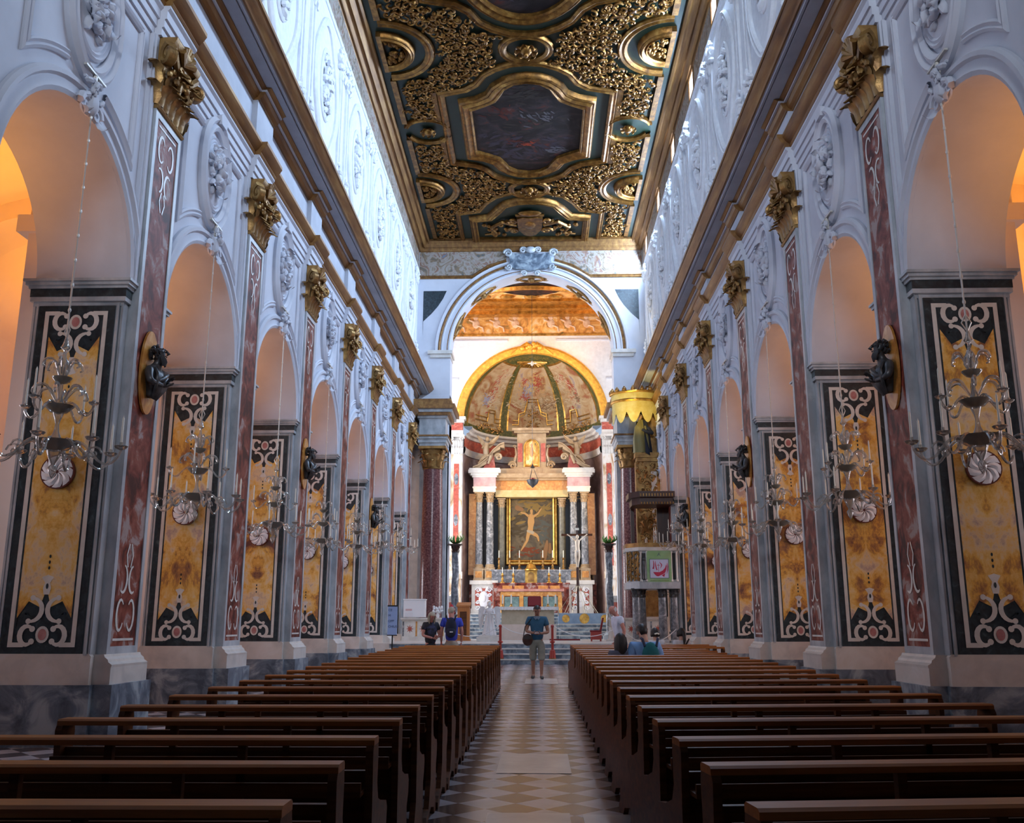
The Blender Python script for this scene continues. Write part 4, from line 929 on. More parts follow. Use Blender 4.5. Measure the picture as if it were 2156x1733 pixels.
for cy in (CY, CY-9.5, CY-19):
    for s in (-1,1):
        a = M(); A0 = 0
        for e in (-1,1):
            pts = [(s*3.52+.66*cos(t), cy+e*(.10+.60*sin(t))) for t in [R(18+144*i/16) for i in range(17)]]
            p2 = [(s*3.52+.84*cos(t), cy+e*(.10+.78*sin(t))) for t in [R(14+152*i/16) for i in range(17)]]
            a.grid([[(p[0]+(q[0]-p[0])*t, p[1]+(q[1]-p[1])*t, ZC-h) for p, q in zip(pts, p2)] for t, h in GS])
            a.box(s*4.18, s*4.36, cy+e*.55, cy+e*3.2, ZC-.10, ZC)
            a.box(s*2.98, s*3.16, cy+e*.55, cy+e*2.5, ZC-.10, ZC)
        a.build('side_moulding', ceilgold, CE, 40)
        r = M(); r.ell((s*3.52,cy,ZC-.08),(.2,.18,.13),8)
        for k in range(8): t = 2*PI*k/8; leaf(r, (s*3.52+.08*cos(t),cy+.08*sin(t),ZC-.05),(cos(t),sin(t),0),(0,0,-1),.16,.26,.8)
        r.build('rosette', ceilgold, CE, 50)
# half cartouche with a coat of arms at the chancel end
B_IN = [(-2.28,39.62),(-2.28,37.55),(-1.6,37.4),(-1.2,36.7),(-.95,36.15),(-.5,35.9),(0,35.84)]
B_OU = [(-2.62,39.62),(-2.62,37.25),(-1.82,37.08),(-1.45,36.35),(-1.1,35.82),(-.55,35.52),(0,35.44)]
B_M1 = [(-2.95,39.62),(-2.95,36.98),(-2.05,36.74),(-1.72,36.0),(-1.3,35.40),(-.6,35.02),(0,34.95-.02)]
B_M2 = [(-3.16,39.62),(-3.16,36.76),(-2.2,36.52),(-1.88,35.8),(-1.42,35.22),(-.66,34.86),(0,34.80)]
mir = lambda p: p + [(-x, y) for x, y in p[::-1][1:]]
a = M()
for A_, B_, pf in ((B_IN,B_OU,GP),(B_M1,B_M2,GS)):
    A2, B2 = mir(A_), mir(B_); a.grid([[(p[0]+(q[0]-p[0])*t, p[1]+(q[1]-p[1])*t, ZC-h) for p, q in zip(A2,B2)] for t, h in pf])
a.box(-2.6,2.6,39.5,39.7,ZC-.16,ZC); a.box(-4.36,-3.0,39.4,39.56,ZC-.1,ZC); a.box(3.0,4.36,39.4,39.56,ZC-.1,ZC)
for s in (-1,1): a.box(s*4.18,s*4.36,36.3,39.5,ZC-.1,ZC)
a.build('cartouche_frame', ceilgold, CE, 40)
b = M(); rr = random.Random(9)
b.ext([(-.55,37.2),(-.3,37.05),(0,37.12),(.3,37.05),(.55,37.2),(.5,38.3),(.25,38.85),(0,39.0),(-.25,38.85),(-.5,38.3)], lambda x, y, d: (x, y, ZC-d), .04, .22)
for s in (-1,1):
    b.tube(spiral((s*.75,37.5,ZC-.14),(s,0,0),(0,1,0),.24,1.4),.075,6); b.tube(spiral((s*.72,38.5,ZC-.14),(s,0,0),(0,-1,0),.26,1.4),.075,6)
    b.tube([(s*.6,37.9,ZC-.14),(s*1.2,37.6,ZC-.14),(s*1.7,38.2,ZC-.12),(s*1.5,38.8,ZC-.12),(s*2.0,39.0,ZC-.1)],[.1,.09,.09,.07,.05],6)
    for k in range(12): b.ell((s*rr.uniform(1.0,2.1), rr.uniform(37.9,39.2), ZC-.1), (.12,.12,.08), 6)
b.ell((0,36.75,ZC-.14),(.5,.22,.12),10); b.tube([(-.6,36.98,ZC-.12),(0,36.86,ZC-.16),(.6,36.98,ZC-.12)],.07,6)
b.ell((0,37.8,ZC-.2),(.26,.4,.08),10); b.build('coat_of_arms', ceilgold, CE, 50)
# gilt border mouldings all round
bo = M(); BP = [(4.56,0),(4.56,.10),(4.62,.16),(4.68,.12),(4.74,.18),(4.82,.30),(4.88,.26),(4.94,.30),(5.0,.42),(5.06,.40),(5.1,.46),(5.1,0)]
for s in (-1,1): bo.ext(BP, lambda x, h, y: (s*x, y, ZC-h), -6, YT)
bo.ext([(x-4.56,h) for x, h in BP], lambda x, h, q: (q, YT-.54+x, ZC-h), -5.0, 5.0)
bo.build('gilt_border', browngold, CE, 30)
# carved and gilded foliage filling the fields
def inside(poly, x, y):
    c = False; n = len(poly)
    for i in range(n):
        x0, y0 = poly[i]; x1, y1 = poly[i-1]
        if (y0 > y) != (y1 > y) and x < (x1-x0)*(y-y0)/(y1-y0)+x0: c = not c
    return c
OC = [full([(x*1.04,y*1.03) for x,y in Q_G2], cy, [1]*7) for cy in (CY, CY-9.5)]
BC = [(x*1.04, y) for x, y in mir(B_M2)]
def free(x, y):
    if abs(x) > 4.02 or y > 39.25 or y < 20: return False
    if any(inside(o, x, y) for o in OC) or inside(BC, x, y-.08): return False
    for cy in (CY+4.6, CY-4.75):
        if (x/1.02)**2+((y-cy)/.92)**2 < 1: return False
        if math.hypot(abs(x)-4.28, y-cy) < 1.68: return False
    for cy in (CY, CY-9.5):
        if abs(abs(x)-3.52) < .95 and abs(y-cy) < .92: return False
    return True
fo = M(); rr = random.Random(21); step = .232
yy = 20.0; row = 0
while yy < 39.4:
    xx = -4.1+(step/2 if row % 2 else 0)
    while xx < 4.1:
        x = xx+rr.uniform(-.05,.05); y = yy+rr.uniform(-.05,.05)
        if free(x, y):
            a0 = rr.random()*2*PI; sg = rr.choice((-1,1)); r0 = rr.uniform(.12,.17)
            pts = [(x+r0*(1-.75*i/11)*cos(a0+sg*4.6*i/11*1.1), y+r0*(1-.75*i/11)*sin(a0+sg*4.6*i/11*1.1), ZC-.075-.05*sin(PI*i/11)) for i in range(12)]
            fo.tube(pts, [.045*(1-.045*i) for i in range(12)], 5)
            t = a0+rr.uniform(-.5,.5); leaf(fo, (x+r0*.9*cos(t), y+r0*.9*sin(t), ZC-.04), (cos(t+sg),sin(t+sg),0), (0,0,-1), .11, .2, .8, n=4)
            if rr.random() < .6: fo.ell((x,y,ZC-.11), (.05,.05,.045), 6)
        xx += step
    yy += step*.87; row += 1
fo.build('carved_foliage', ceilgold, CE, 50)
# ------------------------------------------------------------------ pews
PH = .91
def pew_meshes(ln):
    h = ln/2; me = {}
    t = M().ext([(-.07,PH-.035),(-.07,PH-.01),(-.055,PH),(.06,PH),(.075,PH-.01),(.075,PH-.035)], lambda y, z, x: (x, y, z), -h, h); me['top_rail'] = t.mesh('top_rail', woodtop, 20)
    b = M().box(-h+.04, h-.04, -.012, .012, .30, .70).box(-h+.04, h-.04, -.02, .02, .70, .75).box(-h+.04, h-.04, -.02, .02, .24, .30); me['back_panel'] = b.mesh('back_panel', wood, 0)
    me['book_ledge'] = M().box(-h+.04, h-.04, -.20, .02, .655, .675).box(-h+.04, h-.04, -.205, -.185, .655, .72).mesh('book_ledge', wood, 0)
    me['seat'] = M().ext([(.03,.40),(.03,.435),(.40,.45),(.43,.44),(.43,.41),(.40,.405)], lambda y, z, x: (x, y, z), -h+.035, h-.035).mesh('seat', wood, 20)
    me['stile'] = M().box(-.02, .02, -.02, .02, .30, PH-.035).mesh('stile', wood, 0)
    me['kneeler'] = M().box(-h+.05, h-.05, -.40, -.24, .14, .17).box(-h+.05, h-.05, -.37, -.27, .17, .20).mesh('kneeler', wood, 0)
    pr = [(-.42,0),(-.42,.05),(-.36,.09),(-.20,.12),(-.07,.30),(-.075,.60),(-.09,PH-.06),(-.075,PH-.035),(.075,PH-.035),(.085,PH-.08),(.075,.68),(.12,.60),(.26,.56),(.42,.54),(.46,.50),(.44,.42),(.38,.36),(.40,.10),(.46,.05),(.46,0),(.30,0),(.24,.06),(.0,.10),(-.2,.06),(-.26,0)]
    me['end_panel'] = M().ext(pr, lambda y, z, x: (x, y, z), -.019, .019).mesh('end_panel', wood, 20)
    return me
LPX = [1660,1583,1540,1508,1482,1459,1443.5,1429.6,1418,1408.5,1400,1393,1385.6,1379,1373,1368.5,1364.5,1361,1357.5]
def pewy(i): return 3.24+.86*i
NP = 21
for s, x0, x1 in ((-1,-2.55,-.53), (1,.97,3.45)):
    ln = x1-x0; me = pew_meshes(ln); me_short = me; me_long = pew_meshes(4.02-.97)
    for i in range(NP):
        wide = s > 0 and i >= 18
        me = me_long if wide else me_short; x1 = 4.02 if wide else x0+ln
        y = pewy(i)
        if s > 0 and i >= 18: y += .55*(1 if i < 20 else 1)
        h = (x1-x0)/2
        lab = 'brown wooden pew %s the aisle, %s row from the entrance' % ('left of' if s < 0 else 'right of', ORD[i])
        rz = R((6.5 if s > 0 else 1.0)+.25*math.sin(i*1.7))
        ax = x0 if s > 0 else x1
        px_, py_ = ax+s*h*cos(rz), y+s*h*sin(rz)
        T = thing('pew', lab, 'pew', (px_, py_, zf(y)), rz, 'pews %s of the aisle' % side(s))
        for nm in ('top_rail','back_panel','book_ledge','seat','kneeler'): ob(nm, me[nm], T)
        for x in (-h+.02, h-.02): ob('end_panel', me['end_panel'], T, (x,0,0))
        for x in (-h/3, h/3): ob('stile', me['stile'], T, (x,0,0))
# hymn sheets lying on the ledges of the nearest pews
paper = plain('paper', (.72,.72,.74), .8)
for (x, i, s) in ((-1.5,0,-1),(-1.06,0,-1),(2.05,0,1),(2.35,0,1),(2.62,0,1),(1.5,1,1),(2.75,1,1),(2.1,1,1),(1.9,2,1),(-1.9,1,-1)):
    y = pewy(i)
    p = M().box(-.075,.075,-.055,.055,0,.008).mesh('hymn_sheet', paper, 0)
    o = bpy.data.objects.new('hymn_sheet', p); col.objects.link(o); o.location = (x, y-.10+(x-.97)*.114*(s > 0)+(x+.53)*.017*(s < 0), zf(y)+.676)
    tag(o, 'white hymn sheet on the %s pew ledge %s the aisle' % (ORD[i], 'left of' if s < 0 else 'right of'), 'leaflet', 'hymn sheets on the pew ledges')
# ------------------------------------------------------------------ crystal chandeliers
def chand_meshes(sc_):
    me = {}
    st = M()
    st.lathe([(.012,1.28),(.03,1.2),(.05,1.16),(.015,1.12),(.02,1.05),(.06,.98),(.075,.9),(.04,.82),(.018,.78),(.02,.6),(.05,.52),(.062,.42),(.03,.33),(.02,.28),(.03,.2),(.07,.1),(.08,-.02),(.05,-.1),(.02,-.16),(.05,-.2),(.035,-.26),(.0,-.32)], n=12)
    me['stem'] = st.mesh('stem', crystal, 50)
    def bowl(r, z, d): return [(.02,z-d),(r*.6,z-d*.75),(r,z),(r*1.06,z+.015),(r*.96,z+.01),(r*.5,z-d*.55),(.02,z-d*.7)]
    for k, (r, z, d) in enumerate(((.10,.80,.06),(.15,.48,.08),(.23,.08,.10))):
        me['bowl%d' % k] = M().lathe(bowl(r, z, d), n=18).mesh('glass_bowl', glassdk, 50)
    arm = M()                                   # one S-shaped arm along +x
    pts = [(.08,0,.04),(.22,0,.10),(.34,0,.03),(.45,0,-.10),(.56,0,-.14),(.65,0,-.06),(.68,0,.02)]
    sm = []
    for i in range(len(pts)-1):
        for q in range(3):
            p0, p1, p2, p3 = [Vector(pts[min(max(i+d,0),len(pts)-1)]) for d in (-1,0,1,2)]; t = q/3
            sm.append(.5*((2*p1)+(p2-p0)*t+(2*p0-5*p1+4*p2-p3)*t*t+(3*p1-p0-3*p2+p3)*t*t*t))
    sm.append(Vector(pts[-1])); arm.tube(sm, [.019-.0003*i for i in range(len(sm))], 6)
    arm.tube(spiral((.40,0,-.02),(1,0,0),(0,0,1),.085,1.3,12), .012, 5)
    me['arm'] = arm.mesh('arm', crystal, 50)
    me['cup'] = M().lathe([(.01,0),(.055,.02),(.075,.045),(.07,.05),(.04,.03),(.018,.035),(.018,.09),(.013,.09)], (.68,0,.02), 10).mesh('drip_cup', crystal, 50)
    me['candle'] = M().lathe([(.0,.06),(.0125,.06),(.011,.36),(.004,.375),(.0,.40)], (.68,0,.02), 7).mesh('candle', candle, 50)
    ua = M()
    ua.tube([v*.62 for v in sm], [.015]*len(sm), 6); me['uarm'] = ua.mesh('arm', crystal, 50)
    me['ucup'] = M().lathe([(.01,0),(.045,.02),(.06,.04),(.03,.03),(.015,.07)], (.42,0,.012), 9).mesh('drip_cup', crystal, 50)
    me['ucandle'] = M().lathe([(.0,.06),(.0115,.06),(.010,.33),(.0,.36)], (.42,0,.012), 7).mesh('candle', candle, 50)
    lf = M(); lu = M()
    for k in range(6):
        a = 2*PI*k/6+.3; lf.tube(smooth([(.05*cos(a),.05*sin(a),.55),(.15*cos(a),.15*sin(a),.70),(.25*cos(a),.25*sin(a),.69),(.29*cos(a),.29*sin(a),.61),(.25*cos(a),.25*sin(a),.59)]), [.010+.010*sin(PI*i/16) for i in range(17)], 5)
        lu.tube(smooth([(.04*cos(a),.04*sin(a),.85),(.10*cos(a),.10*sin(a),1.0),(.18*cos(a),.18*sin(a),1.0),(.21*cos(a),.21*sin(a),.93),(.18*cos(a),.18*sin(a),.91)]), [.008+.008*sin(PI*i/16) for i in range(17)], 5)
    me['leaves_up'] = lu.mesh('glass_leaf_spray', crystal, 50)
    me['leaves'] = lf.mesh('glass_leaf_spray', crystal, 50)
    return me
glassdk = glass_mat('smoky_crystal', (.30,.27,.22), .62)
ropem = plain('chain_metal', (.62,.58,.52), .4, .3)
def smooth(pts, q=4):
    out = []; n = len(pts)
    for i in range(n-1):
        p0, p1, p2, p3 = [Vector(pts[min(max(i+d,0),n-1)]) for d in (-1,0,1,2)]
        for k in range(q):
            t = k/q; out.append(.5*((2*p1)+(p2-p0)*t+(2*p0-5*p1+4*p2-p3)*t*t+(3*p1-p0-3*p2+p3)*t*t*t))
    return out+[Vector(pts[-1])]
CHM = chand_meshes(1)
bracket = M().box(-.02,.02,-.25,.25,-.012,.012).box(-.02,.02,-.02,.02,-.2,.0).tube([(0,0,-.02),(0,0,-.12)], .03, 6).mesh('bracket', ropem, 0)
CHZ = [3.36,3.36,3.38,3.44,3.65,4.1]
for s in (-1, 1):
    for n in range(-1, 6):
        z = CHZ[n+1] if n < 5 else 4.3
        y = mid(n); nm = 'in the arch before the first pier' if n < 0 else 'between %s and %s piers' % (ORD[n], ORD[n+1])
        T = thing('crystal_chandelier', 'crystal candle chandelier hanging %s, %s arcade' % (nm, side(s)), 'chandelier', (s*4.98, y, z), .35*n+.2*s, 'crystal chandeliers in the arches')
        ob('stem', CHM['stem'], T); ob('glass_leaf_spray', CHM['leaves'], T); ob('glass_leaf_spray', CHM['leaves_up'], T)
        for k in range(3): ob('glass_bowl', CHM['bowl%d' % k], T)
        for k in range(8):
            a = ob('arm', CHM['arm'], T); a.rotation_euler = (0,0,2*PI*k/8); ob('drip_cup', CHM['cup'], a)
            c = ob('candle', CHM['candle'], a); q = R(((k*37+n*53) % 17)-8); c.location = (.68-.68*cos(0)+.0,0,0)
            c.rotation_euler = (0,0,0)
        for k in range(4):
            a = ob('arm', CHM['uarm'], T, (0,0,.46)); a.rotation_euler = (0,0,2*PI*k/4+.4); ob('drip_cup', CHM['ucup'], a); ob('candle', CHM['ucandle'], a)
        c = M(); top = 7.92-z
        c.tube([(0,0,1.26),(0,0,top)], .011, 5)
        for q in (-1,1): c.tube([(0,0,1.26),(q*.05,0,1.36),(0,0,1.46)], .008, 4)
        for k in range(int((top-1.5)/.3)): c.ell((0,0,1.6+.3*k), (.02,.02,.03), 6)
        c.build('chain', ropem, T)
        ob('bracket', bracket, T, (0,0,top)).rotation_euler = (0,0,-(.35*n+.2*s))
# ------------------------------------------------------------------ presbytery furnishings
def put(nm, mm, mt, T, sm=35): 
    o = mm.build(nm, mt, T, sm); return o
# free-standing altar
T = thing('altar_table', 'pale stone altar block with white lace cloth facing the nave', 'altar', (-.17, 39.8, FP))
put('altar_block', M().box(-1.08,1.08,-.42,.5,.16,1.25), noise_mat('pale_altar_stone', [(.3,(.42,.36,.25)),(.7,(.56,.49,.36))], 4, 5, .6), T, 0)
put('lower_block', M().box(-1.16,1.16,-.46,.55,.0,.62), noise_mat('rosy_altar_stone', [(.3,(.62,.50,.42)),(.7,(.74,.62,.54))], 3, 5, .6), T, 0)
put('altar_top', M().box(-1.2,1.2,-.5,.58,1.25,1.31), palem, T, 0)
c = M().box(-1.25,1.25,-.54,.62,1.31,1.325); n = 60
for yy in (-.545,):
    rows = [[(-1.25+2.5*i/n, yy-.015*sin(i*1.9), z+(.02*abs(sin(i*.9)) if z < 1.3 else 0)) for i in range(n+1)] for z in (1.32,1.25,1.18)]; c.grid(rows)
for e in (-1,1): c.grid([[(e*(1.255+.012*sin(i*2)), -.54+1.16*i/20, z) for i in range(21)] for z in (1.32,1.1,.95)])
o = put('altar_cloth', c, linen, T, 30)
def candlestick(x, y, z, h, lab, grp, mt=gold, big=False):
    q = thing('altar_candle', lab, 'candle', (x, y, z), 0, grp)
    b = M().lathe([(.085,0),(.09,.02),(.05,.05),(.03,.08),(.06,.12),(.02,.13)], n=12); put('candlestick', b, mt, q)
    put('candle', M().lathe([(.032,.12),(.032,.12+h),(.005,.12+h+.01),(.004,.12+h+.03)], n=10), candle, q)
for i, (x, h, w) in enumerate(((-1.22,.36,'outer'),(-.86,.36,'inner'),(.66,.36,'inner'),(.98,.36,'outer'))):
    candlestick(x, 39.75, FP+1.325, h, 'thick white candle, %s of the pair on the %s end of the altar' % (w, 'left' if x < 0 else 'right'), 'candles on the altar')
T = thing('missal_stand', 'dark red cloth-covered book stand on the altar', 'book stand', (.10, 39.7, FP+1.325))
put('slope', M().ext([(-.16,0),(.18,0),(.18,.40),(.14,.40)], lambda y, z, x: (x, y, z), -.28, .28), redvel, T, 0); put('book', M().ext([(-.2,.04),(.12,.40),(.10,.44),(-.22,.08)], lambda y, z, x: (x, y, z), -.24, .26), redvel, T, 0)
# white angel lectern
T = thing('angel_lectern', 'white marble winged angel lectern on a low block beside the altar', 'lectern', (-1.55, 35.5, FP))
put('base_block', M().box(-.45,.42,-.3,.35,0,.17).box(-.36,.34,-.24,.3,.17,.22), palem, T, 0)
b = M().lathe([(.26,.22),(.25,.3),(.19,.5),(.15,.75),(.13,.95),(.17,1.08),(.15,1.17),(.05,1.22),(.05,1.26)], n=18, sy=.75)
for k in range(9): a = 2*PI*k/9; b.tube([(.25*cos(a),.19*sin(a),.24),(.17*cos(a),.13*sin(a),.6),(.12*cos(a),.1*sin(a),.98)], [.03,.03,.02], 5)
b.ell((0,-.02,1.34),(.075,.085,.10),10); b.ell((0,-.105,1.33),(.015,.02,.02),6); b.tube([(-.15,-.02,1.12),(-.2,-.14,.98),(-.06,-.2,1.0)],[.05,.04,.03],6); b.tube([(.15,-.02,1.12),(.2,-.14,.98),(.06,-.2,1.0)],[.05,.04,.03],6)
stonew = noise_mat('white_angel_marble', [(.3,(.60,.58,.58)),(.7,(.72,.70,.70))], 4, 4, .5)
put('figure', b, stonew, T, 50); put('hair', M().ell((0,.01,1.38),(.085,.085,.085),9), noise_mat('gold_hair', [(.3,(.5,.42,.25)),(.7,(.65,.57,.36))], 6, 3, .6), T, 50)
for e in (-1,1):
    wv = M(); pf = [(.10,1.10),(.20,1.26),(.32,1.27),(.40,1.16),(.41,.95),(.40,.7),(.35,.45),(.31,.42),(.27,.55),(.20,.85)]
    wv.ext([(e*x,z) for x,z in pf], lambda x, z, d: (x, .04+d+.12*abs(x), z), 0, .05)
    for k in range(5): wv.tube([(e*(.16+.05*k),.045+.12*(.16+.05*k),1.2-.02*k),(e*(.24+.04*k),.03+.03*k,.62+.06*k)], .018, 5)
    put('wing', wv, stonew, T, 30)
# crucifix on its cluster of rods
T = thing('processional_cross', 'tall dark wooden crucifix with pale figure on a tripod of thin rods', 'crucifix', (2.02, 42.95, FP+.64+.46))
zo = PZ
T.location = (2.05, 43.2, PZ)
put('shaft', M().box(-.045,.045,-.04,.04,.0,3.95).box(-.06,.06,-.05,.05,1.3,2.0), wooddk, T, 0)
put('crossbar', M().box(-.72,.70,-.035,.03,3.46,3.56), wood, T, 0)
put('title_plate', M().box(-.09,.09,-.05,-.035,3.72,3.82), candle, T, 0)
f = M(); yb = -.11
f.ell((.0,yb-.03,3.40),(.075,.08,.10),9); f.tube([(0,yb,3.3),(0,yb-.01,3.2),(0,yb-.02,2.98),(.01,yb,2.78)],[.05,.115,.095,.10],9)
for e in (-1,1):
    f.tube([(e*.09,yb,3.24),(e*.22,yb+.01,3.36),(e*.42,yb+.06,3.51)],[.042,.034,.024],6); f.ell((e*.44,yb+.06,3.52),.03,6)
    f.tube([(e*.055,yb,2.8),(e*.07,yb-.06,2.5),(e*.02,yb+.02,2.16),(e*.015,yb-.02,2.05)],[.07,.055,.04,.03],7)
put('figure', f, noise_mat('ivory_paint', [(.3,(.72,.56,.40)),(.7,(.84,.72,.58))], 4, 3, .5), T, 50)
put('loincloth', M().ell((.01,yb,2.78),(.115,.09,.09),9), linen, T, 50)
put('collar', M().lathe([(.08,1.22),(.09,1.25),(.08,1.30),(.05,1.32)], n=12), wooddk, T)
rd = M()
for k in range(9):
    a = 2*PI*k/9+.2; rr_ = .72 if k % 2 else .9; put('rod', M().tube([(.04*cos(a),.04*sin(a),1.28),(rr_*cos(a),.5*rr_*sin(a),.012)], .011, 5), chrome, T)
# twisted marble candle columns
for s in (-1, 1):
    T = thing('candle_column', 'slender mottled grey marble column with dark capital standing %s of the altar' % side(s), 'column', (s*3.28, 40.6, FP), 0, 'candle columns flanking the altar')
    b = M(); rows = []
    for i in range(40):
        z = .3+3.35*i/39; rows.append([((.165-.03*i/39+.018*cos(3*a+z*4.5))*cos(a), (.165-.03*i/39+.018*cos(3*a+z*4.5))*sin(a), z) for a in [2*PI*j/24 for j in range(24)]])
    b.grid(rows, close=True); put('shaft', b, greycol, T, 50)
    put('base', M().box(-.3,.3,-.3,.3,0,.16).lathe([(.27,.16),(.28,.2),(.2,.24),(.21,.28),(.17,.31)], n=20), greym, T)
    cm = M(); corinth(cm, (0,0,0), .15, 3.62, .32, 6); cm.box(-.3,.3,-.3,.3,3.94,3.98); put('capital', cm, wooddk, T)
    gr = M(); rr = random.Random(4+s)
    for k in range(34): a = rr.random()*2*PI; leaf(gr, (0,0,4.0), (cos(a),sin(a),rr.uniform(.05,.35)), (0,0,1), .08, rr.uniform(.25,.55), .9, n=4)
    F_ = thing('green_fern', 'green leafy spray on top of the slender column %s of the altar' % side(s), 'plant', (s*3.28, 40.6, FP+3.985), 0, 'green sprays on the candle columns')
    gr.xf(Matrix.Translation((0,0,-4.0))); put('fronds', gr, plain('fern_green', (.12,.30,.06), .6), F_)
# ambo, model box, notice, chair, boxes
T = thing('ambo', 'orange wooden ambo standing left of the angel lectern', 'ambo', (-2.62, 37.2, FP))
put('body', M().box(-.24,.22,-.2,.25,.06,1.28), ambow, T, 0); put('front_panel', M().box(-.14,.12,-.225,-.2,.2,1.1), wood, T, 0); put('reading_slope', M().ext([(-.25,1.28),(.28,1.42),(.28,1.46),(-.25,1.33)], lambda y, z, x: (x,y,z), -.28,.26), ambow, T, 0); put('foot', M().box(-.28,.26,-.25,.3,0,.06), ambow, T, 0)
T = thing('display_case', 'white boxy display case on the left balustrade', 'case', (-4.42, 36.35, 1.76))
put('body', M().box(-.42,.36,-.12,.25,.02,.66), white, T, 0); put('side_panel', M().box(.36,.40,-.12,.25,.02,.66), linen, T, 0); put('lid', M().box(-.44,.42,-.14,.27,.66,.70), white, T, 0); put('paper_notice', M().box(-.36,-.06,-.13,-.12,.04,.2), paper, T, 0); put('pink_label', M().box(-.34,-.1,-.13,-.12,.26,.33), plain('pink_paper', (.62,.42,.42), .7), T, 0)
T = thing('white_bouquet', 'small white bouquet on the left balustrade behind the grey-haired woman', 'flowers', (-3.55, 36.35, 1.76))
put('vase', M().lathe([(.05,0),(.07,.1),(.04,.18),(.06,.2)], n=12), white, T); fl = M(); rr = random.Random(5)
for k in range(24): fl.ell((rr.uniform(-.16,.16), rr.uniform(-.1,.1), rr.uniform(.2,.42)), .05, 6)
put('blossoms', fl, white, T, 50)
T = thing('notice_board', 'tall pale blue notice panel with dark lettering by the left arcade', 'sign', (-4.32, 30.2, zf(30.2)))
put('panel', M().box(-.16,.14,0,.03,.95,1.82), plain('pale_blue_board', (.36,.46,.72), .6), T, 0); put('frame', M().box(-.17,.15,-.005,.035,1.82,1.86).box(-.17,.15,-.005,.035,.92,.95), black, T, 0); put('post', M().box(-.02,.02,.005,.03,.05,.95), black, T, 0); put('foot', M().box(-.2,.18,-.15,.18,0,.05), black, T, 0)
def text(body, size, parent, loc, mt, rot=(PI/2,0,0), align='CENTER'):
    cu = bpy.data.curves.new('lettering', 'FONT'); cu.body = body; cu.size = size; cu.align_x = align; cu.extrude = .002
    o = bpy.data.objects.new('lettering', cu); col.objects.link(o); o.data.materials.append(mt); o.location = loc; o.rotation_euler = rot
    dg = bpy.context.evaluated_depsgraph_get(); me = bpy.data.meshes.new_from_object(o.evaluated_get(dg)); q = bpy.data.objects.new('lettering', me); col.objects.link(q)
    q.location = loc; q.rotation_euler = rot; q.parent = parent; bpy.data.objects.remove(o); return q
inkd = plain('dark_ink', (.07,.10,.2), .7)
for i, tx in enumerate(('CE', 'M', 'OPP', 'CHIUSE')): text(tx, .10, T, (-.14, -.004, 1.68-.17*i), inkd, align='LEFT')
T = thing('red_chair', 'small red chair with slanting back on the chancel floor', 'chair', (2.42, 36.3, FP))
put('seat', M().box(-.22,.2,-.2,.2,.34,.40), redvel, T, 0); put('backrest', M().ext([(.14,.40),(.20,.40),(.30,.86),(.25,.86)], lambda x, z, y: (x,y,z), -.2,.2), redvel, T, 0); put('side_panel', M().box(-.2,.2,-.2,.2,.06,.34), redpaint, T, 0)
for x in (-.17,.17):
    for y in (-.17,.17): put('leg', M().box(x-.02,x+.02,y-.02,y+.02,0,.34), redpaint, T, 0)
T = thing('red_carpet_strip', 'flat red step mat beside the foot of the altar', 'mat', (1.3, 38.3, FP)); put('mat', M().box(-.6,.6,-.3,.3,0,.05), redvel, T, 0)
T = thing('dark_box', 'low dark box on the nave floor below the notice panel', 'box', (-4.3, 31.0, zf(31))); put('body', M().box(-.25,.22,-.15,.2,0,.34), wooddk, T, 0); put('lid', M().box(-.27,.24,-.17,.22,.34,.38), wooddk, T, 0)
T = thing('glass_lantern', 'tall clear glass lantern on a stone post by the man in white', 'lantern', (2.98, 36.0, FP)); put('post', M().lathe([(.2,0),(.2,.06),(.12,.1),(.11,.5),(.15,.55)], n=14), palem, T); put('glass', M().lathe([(.13,.55),(.14,.6),(.14,1.0),(.10,1.08),(.0,1.1)], n=14), crystal, T); put('candle', M().lathe([(.04,.56),(.04,.8),(0,.82)], n=8), candle, T)
# rope barrier
for i, (x, w) in enumerate(((-.98,'left'),(.72,'right'))):
    T = thing('rope_stanchion', 'red barrier post on the chancel steps, %s of the standing man' % w, 'barrier post', (x, 31.55, zf(31.4)+.162), 0, 'red barrier posts')
    put('foot', M().lathe([(.13,0),(.13,.025),(.05,.05)], n=16, sx=.9, sy=.9), oldgold, T); put('skirt', M().lathe([(.115,.03),(.085,.27),(.05,.3)], n=14), redpaint, T); put('pole', M().lathe([(.042,.28),(.042,1.0),(.055,1.01),(.055,1.06),(.02,1.09),(0,1.1)], n=12), redpaint, T); put('collar', M().lathe([(.045,.5),(.085,.52),(.085,.56),(.045,.58)], n=12), redpaint, T)
zr = zf(31.4)+.162+1.05
def rope(a, b, sag, lab):
    a = Vector(a); b = Vector(b); m_ = M(); m_.tube([a.lerp(b, i/20)-Vector((0,0,sag*4*(i/20)*(1-i/20))) for i in range(21)], .012, 6)
    tag(m_.build('barrier_rope', linen), lab, 'rope', 'white barrier ropes')
rope((-.94,31.55,zr),(.68,31.55,zr),.26,'white barrier rope hanging behind the standing man between two red posts')
rope((.76,31.55,zr),(2.95,31.9,zr),.34,'white barrier rope sagging from the right red post towards the man in white')
rope((-1.02,31.55,zr),(-2.9,31.9,zr),.34,'white barrier rope running left from the left red post')
rope((3.0,31.9,zr-.1),(4.85,32.2,zr-.1),.45,'white barrier rope sagging in front of the pulpit columns')
for x, w in ((-2.95,'left'),(2.98,'right')):
    T = thing('rope_stanchion', 'slim barrier post at the far %s end of the white rope' % w, 'barrier post', (x, 31.95, zf(31.4)+.324), 0, 'red barrier posts')
    put('foot', M().lathe([(.13,0),(.13,.025),(.05,.05)], n=16), oldgold, T); put('pole', M().lathe([(.03,.03),(.03,.86),(.045,.88),(0,.92)], n=10), redpaint, T)
